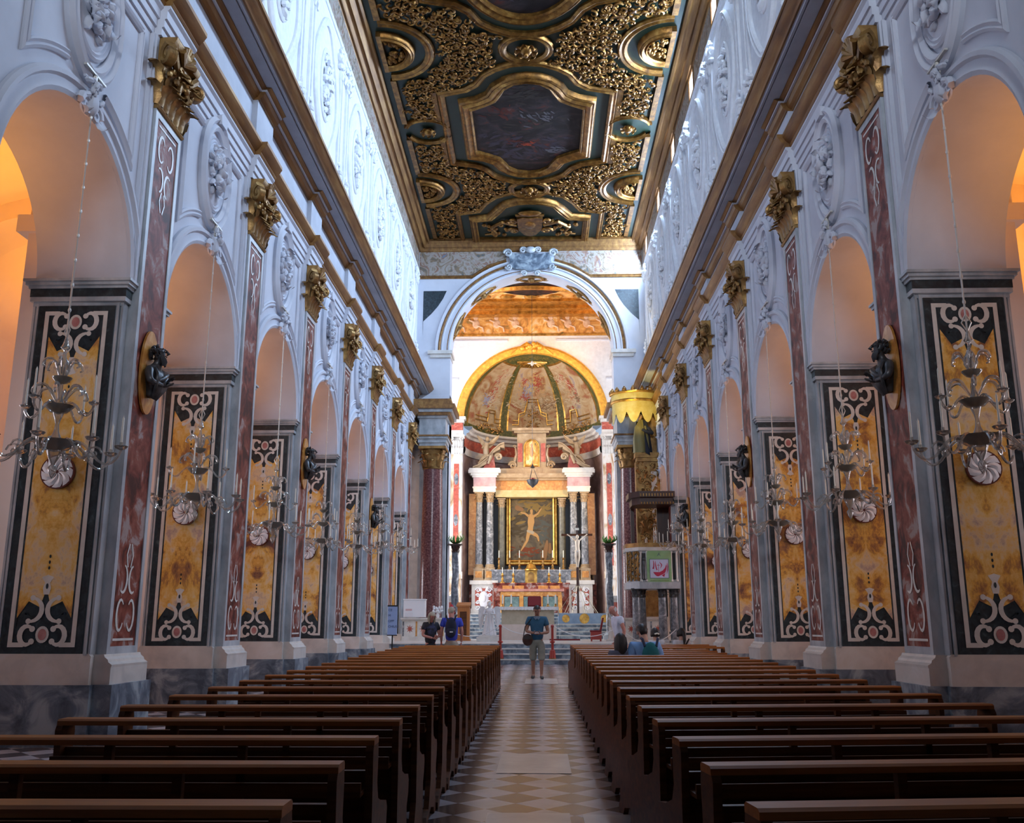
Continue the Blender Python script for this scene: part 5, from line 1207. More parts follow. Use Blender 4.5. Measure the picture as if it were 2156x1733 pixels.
# balustrades with inlaid panels
for s in (-1, 1):
    x0, x1 = (-4.9,-3.3) if s < 0 else (3.5,5.0)
    T = thing('balustrade', 'inlaid marble balustrade with red star panels %s of the altar' % side(s), 'balustrade', ((x0+x1)/2, 36.4, FP), 0, 'inlaid chancel balustrades')
    h = (x1-x0)/2
    put('rail', M().box(-h-.06,h+.06,-.16,.16,.80,.86).box(-h-.03,h+.03,-.12,.12,.76,.80), palem, T, 0); put('plinth', M().box(-h,h,-.12,.12,0,.14), palem, T, 0)
    put('panel', M().box(-h,h,-.05,.05,.14,.76), cream, T, 0)
    for k in range(-1, 2):
        st_ = M(); cx = k*.5
        pts = [((.15 if i % 2 == 0 else .055)*cos(2*PI*i/16), (.17 if i % 2 == 0 else .06)*sin(2*PI*i/16)) for i in range(16)]
        st_.ext(pts, lambda a, b, d: (cx+a, -.05-d, .45+b), 0, .008); put('star_inlay', st_, redinl, T, 0)
    for k in range(-2, 2): put('strip_inlay', M().box(k*.5+.22,k*.5+.28,-.065,-.05,.18,.72), orangem if k % 2 else greycol, T, 0)
# ------------------------------------------------------------------ pulpit
T = thing('pulpit', 'stone pulpit on grey columns with gilt reliefs and a dark sounding board', 'pulpit', (4.15, 33.3, FP))
O = lambda x, y, z: (x-4.15, y-33.3, z-FP)
for x, y in ((3.62,32.95),(3.86,33.35),(4.52,33.0),(4.92,33.05)):
    q = M().lathe([(.15,.12),(.145,.6),(.13,1.52)], O(x,y,FP), 14); put('column', q, greym if False else greycol, T, 40)
    put('column_base', M().lathe([(.2,0),(.2,.06),(.16,.09),(.17,.12)], O(x,y,FP), 14), greym, T); c = M(); corinth(c, O(x,y,FP), .125, 1.5, .32, 6); put('column_capital', c, bronze, T)
bx = M(); poly = [(3.36,33.9),(3.36,33.1),(3.74,32.62),(5.05,32.62),(5.05,34.2),(3.5,34.2)]
ex = lambda z0, z1, k=1.0: M().ext([((a-4.2)*k+4.2,(b-33.4)*k+33.4) for a,b in poly], lambda a, b, d: O(a,b,d), z0, z1)
put('floor_slab', ex(2.70,2.92,1.06), greym, T, 0); put('parapet', ex(2.92,3.98,.98), greym, T, 0); put('cornice', ex(3.98,4.10,1.08), palem, T, 0); put('gilt_rail', ex(4.10,4.25,1.05), oldgold, T, 0)
for x in (3.78,3.98,4.82,5.0): put('colonnette', M().lathe([(.05,2.94),(.05,3.0),(.035,3.02),(.035,3.9),(.055,3.96)], O(x,32.62,0), 10), palem, T)
for x0, x1 in ((3.80,3.97),(4.84,4.99)):
    put('dark_niche', M().box(*[v for p in zip(O(x0,32.63,3.0),O(x1,32.66,3.9)) for v in p]), black, T, 0)
nf = M(); nf.ell(O(3.89,32.60,3.70),(.05,.05,.065),8); nf.tube([O(3.89,32.60,3.64),O(3.89,32.58,3.4),O(3.89,32.6,3.02)],[.06,.075,.07],8); put('niche_figure', nf, bronze, T, 50)
rf = M(); rr = random.Random(8)
for k in range(150):
    t = rr.random(); rf.ell(O(3.36+.38*t-.015,33.1-.48*t-.015,rr.uniform(2.98,3.94)),(.028,.028,.045),6)
for t in (.08,.36,.64,.92): rf.tube([O(3.36+.38*t-.03,33.1-.48*t-.03,2.96),O(3.36+.38*t-.03,33.1-.48*t-.03,3.96)],.028,6)
put('gilt_relief', rf, oldgold, T, 50)
put('back_board', M().box(*[v for p in zip(O(4.56,34.0,4.2),O(5.08,34.15,6.02)) for v in p]), wooddk, T, 0); put('back_post', M().box(*[v for p in zip(O(3.62,34.0,4.1),O(3.74,34.15,5.6)) for v in p]), wooddk, T, 0)
sbm = M().ext([(3.48,34.2),(3.48,33.2),(3.8,32.75),(5.05,32.75),(5.05,34.2)], lambda a, b, d: O(a,b,d), 5.86, 6.06).ext([(3.6,34.2),(3.6,33.3),(3.85,32.9),(5.0,32.9),(5.0,34.2)], lambda a, b, d: O(a,b,d), 5.62, 5.86)
put('sounding_board', sbm, wooddk, T, 0)
dn = M()
for k in range(12): dn.box(*[v for p in zip(O(3.84+.1*k,32.73,5.88),O(3.88+.1*k,32.76,5.98)) for v in p]); dn.ell(O(3.90+.1*k,32.86,5.66),(.03,.03,.05),6)
put('gilt_dentil_row', dn, oldgold, T)
# banner on the pulpit
B = thing('pulpit_banner', 'green banner with white square, red boat and letters hanging on the pulpit', 'banner', (4.40, 32.58, 2.84))
grn = noise_mat('green_cloth', [(.3,(.26,.46,.20)),(.7,(.38,.56,.32))], 1.5, 3, .8); redink = plain('banner_red', (.50,.03,.08), .7)
put('cloth', M().box(-.42,.42,-.0,.012,.0,1.14), grn, B, 0)
put('white_square', M().box(-.315,.315,-.006,0,.22,.84), plain('banner_white', (.62,.64,.82), .8), B, 0)
fr_ = M()
for a in ((-.325,-.312,.205,.855),(.312,.325,.205,.855),(-.325,.325,.205,.218),(-.325,.325,.842,.855)): fr_.box(a[0],a[1],-.008,0,a[2],a[3])
put('dark_border', fr_, inkd, B, 0)
FB = lambda a, b, d: (a, -.006-d, b)
bt = M(); bt.ext([(-.21,.42),(.0,.41),(.12,.47),(.2,.56),(.24,.68),(.255,.62),(.24,.5),(.2,.40),(.12,.34),(-.04,.27),(-.1,.28),(-.17,.35)], FB, 0, .004)
ribbon(bt, [(.27,.72),(.29,.6),(.28,.48),(.25,.36)], [.012,.03,.03,.01], FB, .004); bt.ext([(.08,.30),(.2,.38),(.16,.25)], FB, 0, .004)
put('red_boat', bt, redink, B, 0)
lt = M(); ribbon(lt, [(-.20,.80),(-.18,.70),(-.185,.6),(-.21,.52)], [.012,.03,.035,.055], FB, .004); ribbon(lt, [(-.13,.78),(-.125,.66),(-.10,.55),(-.08,.48)], [.012,.03,.035,.04], FB, .004)
ribbon(lt, [(-.025,.70),(-.025,.42)], .012, FB, .004); ribbon(lt, [(-.075,.645),(.02,.645)], .016, FB, .004)
ribbon(lt, [(.03,.76),(.03,.72),(.07,.69),(.085,.65),(.07,.6),(.04,.54)], [.012,.02,.03,.035,.025,.01], FB, .004); put('red_letters', lt, redink, B, 0)
text('ANNO DELLA FEDE', .072, B, (0,-.003,.10), plain('olive_ink', (.22,.30,.12), .8)); lg = M(); ribbon(lg, [(-.06,.96),(-.02,1.0),(.0,1.06),(.02,1.0)], [.008,.014,.02,.008], lambda a,b,d: (a,-.002-d,b), .002); ribbon(lg, [(.02,1.0),(.06,.95)], .01, lambda a,b,d: (a,-.002-d,b), .002); put('small_emblem', lg, inkd, B, 0)
# ------------------------------------------------------------------ canopy with statue on the right of the chancel arch
T = thing('canopy', 'yellow silk canopy with scalloped valance over a gilded statue niche', 'canopy', (4.25, 37.2, 9.6))
NX, NY = 4.25, 37.2
vl = M(); rows = []
N = 48; A0, A1 = R(175), R(345)
top = []; low = []
for i in range(N+1):
    a = A0+(A1-A0)*i/N; x, y = .95*cos(a), .80*sin(a); sc_w = abs(sin(i*PI/9.6))
    top.append((x,y,.62)); low.append((x*1.0,y*1.0,.22-.50*(sc_w**.8)))
mid_ = [(p[0],p[1],.45) for p in top]
vl.grid([top, mid_, low]); put('valance', vl, canopyc, T, 60)
rimm = M()
for z, r, t in ((.64,1.0,.06),(.98,1.06,.05)): rimm.tube([(r*.95*cos(A0+(A1-A0)*i/N), r*.80*sin(A0+(A1-A0)*i/N), z) for i in range(N+1)], t, 6)
put('gilt_rim', rimm, gold, T); dr = M(); dr.grid([[(.97*cos(A0+(A1-A0)*i/N), .82*sin(A0+(A1-A0)*i/N), z) for i in range(N+1)] for z in (.64,.98)]); dr.grid([[(k*.98*cos(A0+(A1-A0)*i/N), k*.8*sin(A0+(A1-A0)*i/N), .98) for i in range(N+1)] for k in (0,1)]); put('drum', dr, canopyc, T, 60)
cr_ = M()
for k in range(9): a = A0+(A1-A0)*k/8; cr_ = M(); cr_.ell((.98*cos(a),.8*sin(a),1.08),(.10,.10,.10),7); cr_.ell((.98*cos(a),.8*sin(a),1.18),.04,6); cr_.build('cresting_knob', oldgold, T, 50)
sv = M()
for e in (-1,1): sv.tube(spiral((.55*e+.2,.1,.35),(e,0,0),(0,0,-1),.2,1.5),.06,6)
put('gilt_scroll', sv, oldgold, T)
put('back_wall', M().box(.1,.85,.02,.2,-4.5,1.0), oldgold, T, 0)
S = thing('saint_statue', 'dark-haired painted statue in green and dark robes under the yellow canopy', 'statue', (4.42, 36.9, 8.15))
b = M(); rows = []
for i in range(14):
    z = 1.36*i/13; r0 = .33-.13*(i/13)+.05*sin(PI*i/13) if i < 11 else .24-.06*(i-10)
    rows.append([((r0+.022*sin(7*a+z*2))*cos(a), .72*(r0+.022*sin(7*a+z*2))*sin(a), z) for a in [2*PI*j/40 for j in range(40)]])
b.grid(rows, close=True); put('robe', b, plain('green_gold_robe', (.24,.20,.07), .6), S, 50)
c = M(); rows = []
for i in range(12):
    z = .12+1.2*i/11; r0 = .40-.17*(i/11)
    rows.append([((r0+.03*sin(5*a+z*3))*cos(a), .78*(r0+.03*sin(5*a+z*3))*sin(a), z-.25*max(0,cos(a*1.5+1))*(1-i/11)) for a in [R(-75+230*j/30) for j in range(31)]])
c.grid(rows); c.tube([(.26,-.1,1.0),(.38,-.2,.78),(.18,-.33,.80),(-.02,-.34,.9)],[.09,.09,.07,.04],8); put('cloak', c, plain('dark_blue_cloak', (.02,.025,.045), .7), S, 50); put('head', M().ell((-.05,-.05,1.50),(.11,.12,.15),10).ell((-.05,-.165,1.48),(.02,.03,.03),6), skinp, S, 50); put('hair', M().ell((-.04,-.02,1.56),(.13,.14,.14),10), black, S, 50)
P_ = thing('gilded_console', 'gilded carved console and niche under the painted statue', 'console', (4.62, 36.9, 3.4))
b = M().box(-.5,.55,-.2,.3,4.55,4.75).box(-.44,.5,-.14,.3,4.4,4.55); rr = random.Random(12)
put('shelf', b, oldgold, P_, 0); b = M()
for k in range(120): t = rr.random(); b.ell((rr.uniform(-.42,.42)*(1-.3*t), -.08+rr.uniform(-.06,.06), 4.4-4.4*t), (rr.uniform(.03,.06),.05,rr.uniform(.03,.08)), 6)
for k in range(44): leaf(b, (rr.uniform(-.38,.38), -.10, .2+.09*k), (rr.uniform(-.7,.7),0,1), (0,-1,0), .13, .32, .9)
for k in range(16): b.tube(spiral((rr.uniform(-.3,.3),-.13,.5+.25*k),(rr.choice((-1,1)),0,0),(0,0,1),rr.uniform(.10,.17),1.4),.03,5)
put('carved_foliage', b, oldgold, P_, 50); put('backing', M().box(-.48,.52,-.06,.3,-1.6,4.4), oldgold, P_, 0); put('marble_strip', M().box(.12,.34,-.10,-.04,-.6,4.0), palem, P_, 0)
put('foot', M().box(-.55,.6,-.2,.35,-2.5,-1.6), palem, P_, 0)
# ------------------------------------------------------------------ high altar and altarpiece
YB = 48.9
T = thing('high_altar', 'high altar with red marble slab, gilt front and inlaid panels', 'altar', (-.1, 47.0, PZ))
put('front', M().box(-1.45,1.45,0,.9,0,1.1), redm, T, 0); put('table_slab', M().box(-1.62,1.62,-.12,1.0,1.1,1.22), noise_mat('rosy_slab', [(.3,(.42,.14,.10)),(.7,(.62,.32,.26))], 3, 4, .35), T, 0); put('gilt_band', M().box(-1.5,1.5,-.04,.0,.88,1.08), orangem, T, 0)
for x in (-.95, 0, .95): put('green_panel', M().box(x-.36,x+.36,-.03,.0,.2,.84), noise_mat('green_inlay', [(.3,(.06,.10,.10)),(.6,(.16,.24,.22)),(.75,(.36,.40,.36))], 5, 5, .3) if 'green_inlay' not in MT else MT['green_inlay'], T, 0)
for x in (-1.42,-.475,.475,1.42): put('gilt_pilaster', M().box(x-.1,x+.1,-.06,.0,.05,.9), orangem, T, 0)
put('predella', M().box(-1.8,1.8,-.5,1.0,-.0,.06), bluem, T, 0)
G = thing('gradine', 'stepped marble shelf behind the high altar', 'shelf', (-.1, 48.0, PZ))
put('lower_step', M().box(-1.9,1.9,0,.6,0,1.5).box(-1.95,1.95,-.05,.6,1.5,1.56), redm, G, 0); put('upper_step', M().box(-2.0,2.0,.3,.7,1.5,2.15).box(-2.05,2.05,.25,.7,2.15,2.24), greycol, G, 0)
for x in (-1.2,1.2,-.6,.6): put('orange_inlay', M().box(x-.24,x+.24,-.02,0,1.15,1.42), orangem, G, 0)
K = thing('tabernacle', 'small gilded tabernacle with domed top on the marble shelf', 'tabernacle', (-.1, 48.12, PZ+1.56))
put('body', M().box(-.3,.3,-.1,.25,0,.62), gold, K, 0); put('door', M().ext([(-.16,.06),(.16,.06),(.16,.38)]+[(.16*cos(t),.38+.16*sin(t)) for t in [PI*i/8 for i in range(1,8)]]+[(-.16,.38)], lambda a,b,d: (a,-.1-d,b), 0,.02), oldgold, K, 0); put('dome', M().lathe([(.34,.62),(.34,.68),(.26,.74),(.2,.9),(.08,1.0),(.03,1.02),(.03,1.12),(0,1.16)], n=18), gold, K)
def candelabrum(x, y, z, h, lab, grp, mt):
    q = thing('candelabrum', lab, 'candelabrum', (x,y,z), 0, grp)
    put('stand', M().lathe([(.13,0),(.13,.03),(.05,.1),(.07,.2),(.03,.28),(.06,.4),(.03,.5),(.05,h-.1),(.09,h-.04),(.02,h)], n=12), mt, q); put('candle', M().lathe([(.02,h),(.018,h+.35),(0,h+.38)], n=8), candle, q)
for i, x in enumerate((-1.75,-1.2,-.7,.5,1.0,1.55)):
    candelabrum(x, 48.65, PZ+2.24, .62, 'gilt candelabrum, %s from the left on the upper marble shelf' % ORD[i], 'candelabra on the upper shelf', oldgold)
for i, x in enumerate((-1.55,-1.0,.8,1.35)):
    candelabrum(x, 48.15, PZ+1.56, .42, 'small gilt candelabrum, %s from the left on the lower marble shelf' % ORD[i], 'candelabra on the lower shelf', gold)
A = thing('altarpiece', 'tall marble altarpiece with paired columns around a dark painting', 'altarpiece', (0, YB, PZ))
A0_ = lambda z: z-PZ
put('lower_body', M().box(-3.3,3.25,.25,1.1,0,A0_(3.6)).box(-2.05,2.0,.2,1.1,0,A0_(4.3)), redm, A, 0)
for s, xs in ((-1,(-2.78,-2.22)),(1,(2.10,2.66))):
    cx = sum(xs)/2
    pd_ = put('pedestal', M().box(cx-.62,cx+.62,-.55,.6,0,A0_(3.5)).box(cx-.72,cx+.72,-.62,.6,A0_(3.5),A0_(3.7)).box(cx-.66,cx+.66,-.58,.6,0,.3), palem, A, 0)
    put('red_panel', M().box(cx-.44,cx+.44,-.57,-.55,.45,A0_(3.3)), redinl, pd_, 0)
    sh = M(); rr = random.Random(14+s); sh.ell((cx,-.57,A0_(2.75)),(.26,.05,.42),14)
    for e in (-1,1):
        for zz, r0 in ((.46,.13),(.2,.10),(-.12,.10),(-.40,.13)): sh.tube(spiral((cx+e*.3,-.59,A0_(2.75)+zz),(e,0,0),(0,0,1 if zz > 0 else -1),r0,1.3),.035,5)
        leaf(sh, (cx+e*.1,-.6,A0_(3.15)), (e*.6,0,1), (0,-1,0), .14, .3, .5)
    sh.ell((cx,-.62,A0_(2.8)),(.12,.03,.2),10)
    put('white_shield', sh, white, pd_, 50)
    for x in xs:
        b = put('column_block', M().box(x-.25,x+.25,-.5,.0,A0_(3.7),A0_(4.3)).box(x-.27,x+.27,-.52,.0,A0_(3.7),A0_(3.78)).box(x-.27,x+.27,-.52,.0,A0_(4.22),A0_(4.3)), warmm, A, 0); put('orange_inlay', M().box(x-.17,x+.17,-.515,-.5,A0_(3.84),A0_(4.16)), orangem, b, 0)
        put('column_base', M().lathe([(.27,A0_(4.3)),(.28,A0_(4.36)),(.22,A0_(4.42)),(.24,A0_(4.47)),(.20,A0_(4.52))], (x,-.25,0), 18), warmm, A)
        put('column', M().lathe([(.195,A0_(4.5)),(.19,A0_(6)),(.165,A0_(7.72))], (x,-.25,0), 20), greycol, A, 40); c = M(); corinth(c, (x,-.25,0), .165, A0_(7.7), .52, 7); put('column_capital', c, warmm, A)
    e = M()
    for z0, z1, d in ((8.22,8.42,.58),(8.42,8.50,.62),(8.98,9.08,.64),(9.08,9.2,.72),(9.2,9.38,.84),(9.38,9.46,.80)): e.box(cx-d,cx+d,-.3-d*.45,.8,A0_(z0),A0_(z1))
    e = put('entablature', e, palem, A, 0); put('rose_frieze', M().box(cx-.58,cx+.58,-.56,.8,A0_(8.5),A0_(8.98)), noise_mat('rose_frieze_marble', [(.3,(.40,.22,.24)),(.7,(.58,.40,.42))], 3, 5, .4) if 'rose_frieze_marble' not in MT else MT['rose_frieze_marble'], e, 0)
    # curved broken pediment
    v = M(); pf = []
    pts = [(cx-s*-.62, 9.5), (cx-s*-.3, 9.62), (cx-s*.1, 9.95), (cx-s*.42, 10.4), (cx-s*.8, 10.72), (cx-s*1.02, 10.78)]
    for i in range(len(pts)-1):
        (xa,za),(xb,zb) = pts[i], pts[i+1]; v.ext([(xa,za),(xb,zb),(xb,zb-.24),(xa,za-.14)], lambda a,b,d: (a,d,A0_(b)), -.5, .3); v.ext([(xa,za+.06),(xb,zb+.06),(xb,zb),(xa,za)], lambda a,b,d: (a,d,A0_(b)), -.58, .3)
    v.tube(spiral((cx-s*.72,-.4,A0_(10.08)),(s,0,0),(0,0,1),.2,1.5),.06,6); put('broken_pediment', v, warmm, A, 25)
    put('red_wedge', M().ext([(cx-s*-.1,9.5),(cx-s*.1,9.8),(cx-s*.45,10.2),(cx-s*.55,9.5)], lambda a,b,d: (a,d,A0_(b)), -.36, .25), redinl, A, 0)
    # inner dark columns
    x = s*1.58-.06
    put('inner_column', M().lathe([(.18,A0_(4.3)),(.165,A0_(7.5))], (x,.1,0), 18), noise_mat('dark_column_marble', [(.3,(.07,.07,.06)),(.7,(.19,.18,.14))], 5, 6, .3) if 'dark_column_marble' not in MT else MT['dark_column_marble'], A, 40); c = M(); corinth(c, (x,.1,0), .155, A0_(7.45), .5, 7); put('column_capital', c, warmm, A)
    put('orange_side', M().box(cx+s*.62-.22,cx+s*.62+.22,.0,.3,A0_(4.0),A0_(8.2)), orangem, A, 0)
put('lintel', M().box(-1.95,1.85,-.15,.9,A0_(8.0),A0_(8.36)), noise_mat('yellow_lintel', [(.3,(.50,.36,.14)),(.7,(.64,.50,.26))], 3, 4, .4), A, 0); put('orange_frieze', M().box(-1.95,1.85,-.1,.9,A0_(8.36),A0_(8.86)), orangem, A, 0); put('cornice', M().box(-1.95,1.85,-.25,.9,A0_(8.86),A0_(8.98)).box(-1.95,1.85,-.4,.9,A0_(8.98),A0_(9.2)).box(-1.7,1.6,-.2,.9,A0_(9.2),A0_(9.5)), warmm, A, 0)
put('dark_backing', M().box(-2.6,2.5,.45,.7,A0_(4.0),A0_(8.1)), black, A, 0)
fr_ = M()
PFR = [(0,0),(0,.14),(.06,.18),(.12,.12),(.2,.14),(.26,.06),(.26,0)]
mould(fr_, [(-1.2,A0_(4.75)),(1.06,A0_(4.75)),(1.06,A0_(8.0)),(-1.2,A0_(8.0))], 1, .42, [(a-.02,b) for a,b in PFR][::1], closed=True, plane='xz')
for nm_ in (0,): put('picture_frame', fr_, gold, A, 30)
cv = noise_mat('brown_canvas', [(.3,(.025,.016,.009)),(.5,(.06,.042,.022)),(.65,(.12,.085,.04)),(.8,(.22,.13,.05))], 1.1, 5, .6, dist=1.5)
cvo = put('canvas', M().box(-1.22,1.08,.38,.42,A0_(4.73),A0_(8.02)), cv, A, 0)
FX = lambda a, b, d: (a-.07, .375-d, A0_(b))
def pshape(nm, lst, mt, d0=.004):                # limbs of the painted figure as rounded, overlapping dabs
    g = M()
    for pts, ws in lst:
        ws = ws if isinstance(ws, list) else [ws]*len(pts)
        for i in range(len(pts)-1):
            (xa,za),(xb,zb) = pts[i], pts[i+1]
            for k in range(7):
                t = k/6; w_ = (ws[i]+(ws[i+1]-ws[i])*t)/2; cx_, cz_ = xa+(xb-xa)*t, za+(zb-za)*t
                g.add([FX(cx_+w_*cos(2*PI*q/14), cz_+w_*1.05*sin(2*PI*q/14), d0+.0002*k+.0001*i) for q in range(14)], [tuple(range(14))])
    g.build(nm, mt, cvo, 0, loc=(0,0,0))
strokes('painted_ground', lambda p, q, o: FX(p, q, .0015+.002*o), [(0,7.5,.9,.5,.2,.5,0),(-.5,6.6,.6,.8,.3,.5,1),(.6,6.3,.5,.8,-.2,.5,2),(0,5.2,.9,.3,0,.4,3),(.6,7.3,.4,.4,.4,.4,0)], [plain('canvas_ochre', (.17,.11,.035), .7, 0, .2), plain('canvas_umber', (.055,.040,.022), .7, 0, .2), plain('canvas_slate', (.065,.068,.06), .7, 0, .2), plain('canvas_russet', (.13,.035,.015), .7, 0, .2)], cvo, 5, 26)
pshape('painted_beam', [([(-.85,4.95),(-.1,6.5),(.45,7.45)],.13),([(.80,4.95),(.1,6.2)],.12)], plain('painted_brown', (.075,.045,.022), .7, 0, .2), .005)
pshape('painted_figure', [([(-.03,7.02),(-.03,6.75),(-.05,6.5),(-.09,6.24)],[.30,.36,.27,.30]), ([(-.15,7.05),(-.34,7.2),(-.55,7.24)],[.13,.09,.06]), ([(.12,7.05),(.32,7.18),(.50,7.44)],[.13,.09,.06]), ([(-.15,6.22),(-.22,5.92),(-.24,5.78),(-.38,5.55),(-.55,5.28)],[.20,.17,.12,.12,.06]), ([(.0,6.2),(.24,6.06),(.32,5.98),(.36,5.78)],[.2,.16,.11,.08]), ([(-.0,7.2),(-.01,7.34)],[.11,.15])], plain('painted_gold_flesh', (.36,.20,.075), .7, 0, .2), .008)
pshape('painted_loincloth', [([(-.2,6.28),(.05,6.2)],[.12,.16])], plain('painted_grey_cloth', (.30,.25,.18), .7, 0, .2), .011)
pshape('painted_attendants', [([(.80,5.75),(.78,5.55),(.68,5.1),(.62,4.9)],[.10,.2,.26,.3]), ([(.95,5.6),(.95,5.2)],[.12,.2]), ([(-.75,7.5),(-.5,7.4)],[.26,.18])], plain('painted_umber', (.19,.10,.045), .7, 0, .2), .007)
# upper aedicule
U = thing('aedicule', 'small framed niche with arched picture crowning the altarpiece', 'niche', (0, YB+.15, 9.5))
put('body', M().box(-.82,.72,0,.6,0,1.95), warmm, U, 0); put('cornice', M().box(-.98,.88,-.15,.6,1.95,2.05).box(-1.08,.98,-.25,.6,2.05,2.2), warmm, U, 0); put('base', M().box(-1.0,.9,-.12,.6,-.05,.12), warmm, U, 0)
for x in (-.66,.56): put('red_strip', M().box(x-.12,x+.12,-.03,0,.4,1.4), redinl, U, 0)
ar = [(-.42,.15),(.32,.15),(.32,1.2)]+[(-.05+.37*cos(t),1.2+.37*sin(t)) for t in [PI*i/12 for i in range(1,12)]]+[(-.42,1.2)]
put('arched_picture', M().ext(ar, lambda a,b,d: (a,-.02-d,b), 0,.02), warmfresco, U, 0); m_ = M(); mould(m_, ar, 1, 0, [(a*.9,b+.02) for a,b in MPROF], closed=True, plane='xz'); put('frame', m_, gold, U, 30)
pf_ = M().ell((-.05,-.05,.95),(.09,.03,.3),8).ell((-.05,-.05,1.3),(.06,.03,.07),8); put('painted_figure', pf_, skinp, U, 50)
for e in (-1,1):
    v = M(); v.tube(spiral((-.05+e*1.0,-.02,.22),(e,0,0),(0,0,1),.22,1.6),.06,6); v.tube([(-.05+e*.92,-.02,.42),(-.05+e*.82,-.02,.8),(-.05+e*.86,-.02,1.15)],[.07,.06,.04],6); v.tube(spiral((-.05+e*.9,-.02,1.22),(e,0,0),(0,0,1),.09,1.3),.03,5); put('side_volute', v, warmm, U)
# marble angels on the pediments
for s in (-1, 1):
    Z = thing('marble_angel', 'winged white marble angel seated on the %s half of the altarpiece pediment' % side(s), 'statue', (s*2.35-.06, YB-.25, 10.0), 0, 'marble angels on the pediments')
    b = M(); u = -s
    b.tube([(0,0,.15),(u*-.05,0,.5),(u*.0,0,.85)],[.17,.16,.12],9); b.ell((u*.03,-.02,1.05),(.11,.12,.14),9)
    b.tube([(0,-.1,.15),(u*.25,-.25,.1),(u*.1,-.25,-.3)],[.11,.10,.06],7); b.tube([(0,-.1,.15),(u*-.2,-.2,.0),(u*-.42,-.2,-.3)],[.11,.10,.06],7)
    b.tube([(u*.1,0,.8),(u*.35,-.05,.85),(u*.62,-.05,1.15)],[.06,.05,.035],6); b.tube([(u*-.1,0,.8),(u*-.25,-.1,.55)],[.06,.045],6)
    put('body', b, warmm, Z, 50)
    for e, a in ((1,1),(-1,.8)):
        wv = M(); wv.ext([(0,0),(.12,.28),(.42,.5),(.62,.62),(.5,.35),(.3,.08),(.1,-.12)], lambda q, z, d: (u*e*q*a+u*e*.05, .1+d, .7+z), 0, .05); put('wing', wv, warmm, Z, 20)
# sanctuary lamp
T = thing('sanctuary_lamp', 'dark hanging sanctuary lamp with red glass in front of the altarpiece', 'lamp', (.02, 45.0, 8.05))
put('bowl', M().lathe([(.0,-.12),(.06,-.06),(.24,.1),(.30,.26),(.27,.28),(.2,.12)], n=16), bronze, T); put('red_glass', M().lathe([(.0,.12),(.09,.14),(.11,.36),(.0,.37)], n=12), plain('red_glass', (.45,.05,.02), .2), T); ch = M()
for k in range(3): a = 2*PI*k/3; ch.tube([(.27*cos(a),.27*sin(a),.27),(.04*cos(a),.04*sin(a),.85)], .012, 5)
put('chain', ch, bronze, T); put('crown', M().lathe([(.02,.85),(.12,.87),(.06,.95),(.02,1.05)], n=12), bronze, T); put('cable', M().tube([(0,0,1.05),(0,0,18.0-8.05)], .008, 4), bronze, T)
# small white pedestals with pots at the chancel sides, apse side walls catching the daylight
for s in (-1, 1):
    T = thing('marble_pedestal', 'white and red inlaid marble pedestal at the %s end of the chancel steps' % side(s), 'pedestal', (s*3.62, 41.6, FP), 0, 'inlaid pedestals beside the altar steps')
    put('foot', M().box(-.3,.3,-.3,.3,0,.22), palem, T, 0); put('shaft', M().box(-.2,.2,-.2,.2,.22,1.7), palem, T, 0); put('red_inlay', M().box(-.12,.12,-.21,-.2,.4,1.55), redinl, T, 0); put('cap', M().box(-.3,.3,-.3,.3,1.7,1.82), palem, T, 0)
# spotlights on the cornice beside the chancel arch
for s in (-1, 1):
    T = thing('spotlight', 'small glowing spotlight on the cornice at the %s of the chancel arch' % side(s), 'spotlight', (s*4.62, 39.4, 11.75 if s < 0 else 11.35), 0, 'spotlights beside the chancel arch')
    put('housing', M().lathe([(.0,.0),(.09,.0),(.09,.16),(.05,.2),(0,.2)], n=12), black, T); put('lens', M().ell((0,-.09,.09),(.07,.04,.07),10), lampglow, T, 50)
# tall daylit window at the end of the left aisle, seen beside the column
m_ = M().add([(-8.6,YT+.55,1.6),(-5.25,YT+.55,1.6),(-5.25,YT+.55,7.2),(-8.6,YT+.55,7.2)], [(0,1,2,3)])
wn = tag(m_.build('window_15', daylit, smooth=0), kind='structure')
f = M()
for x in (-8.6,-7.5,-6.4,-5.25): f.box(x-.04,x+.04,YT+.48,YT+.55,1.6,7.2)
for z in (1.6,3.5,5.4,7.2): f.box(-8.6,-5.25,YT+.48,YT+.55,z-.04,z+.04)
f.build('window_frame', greym, wn, 0)
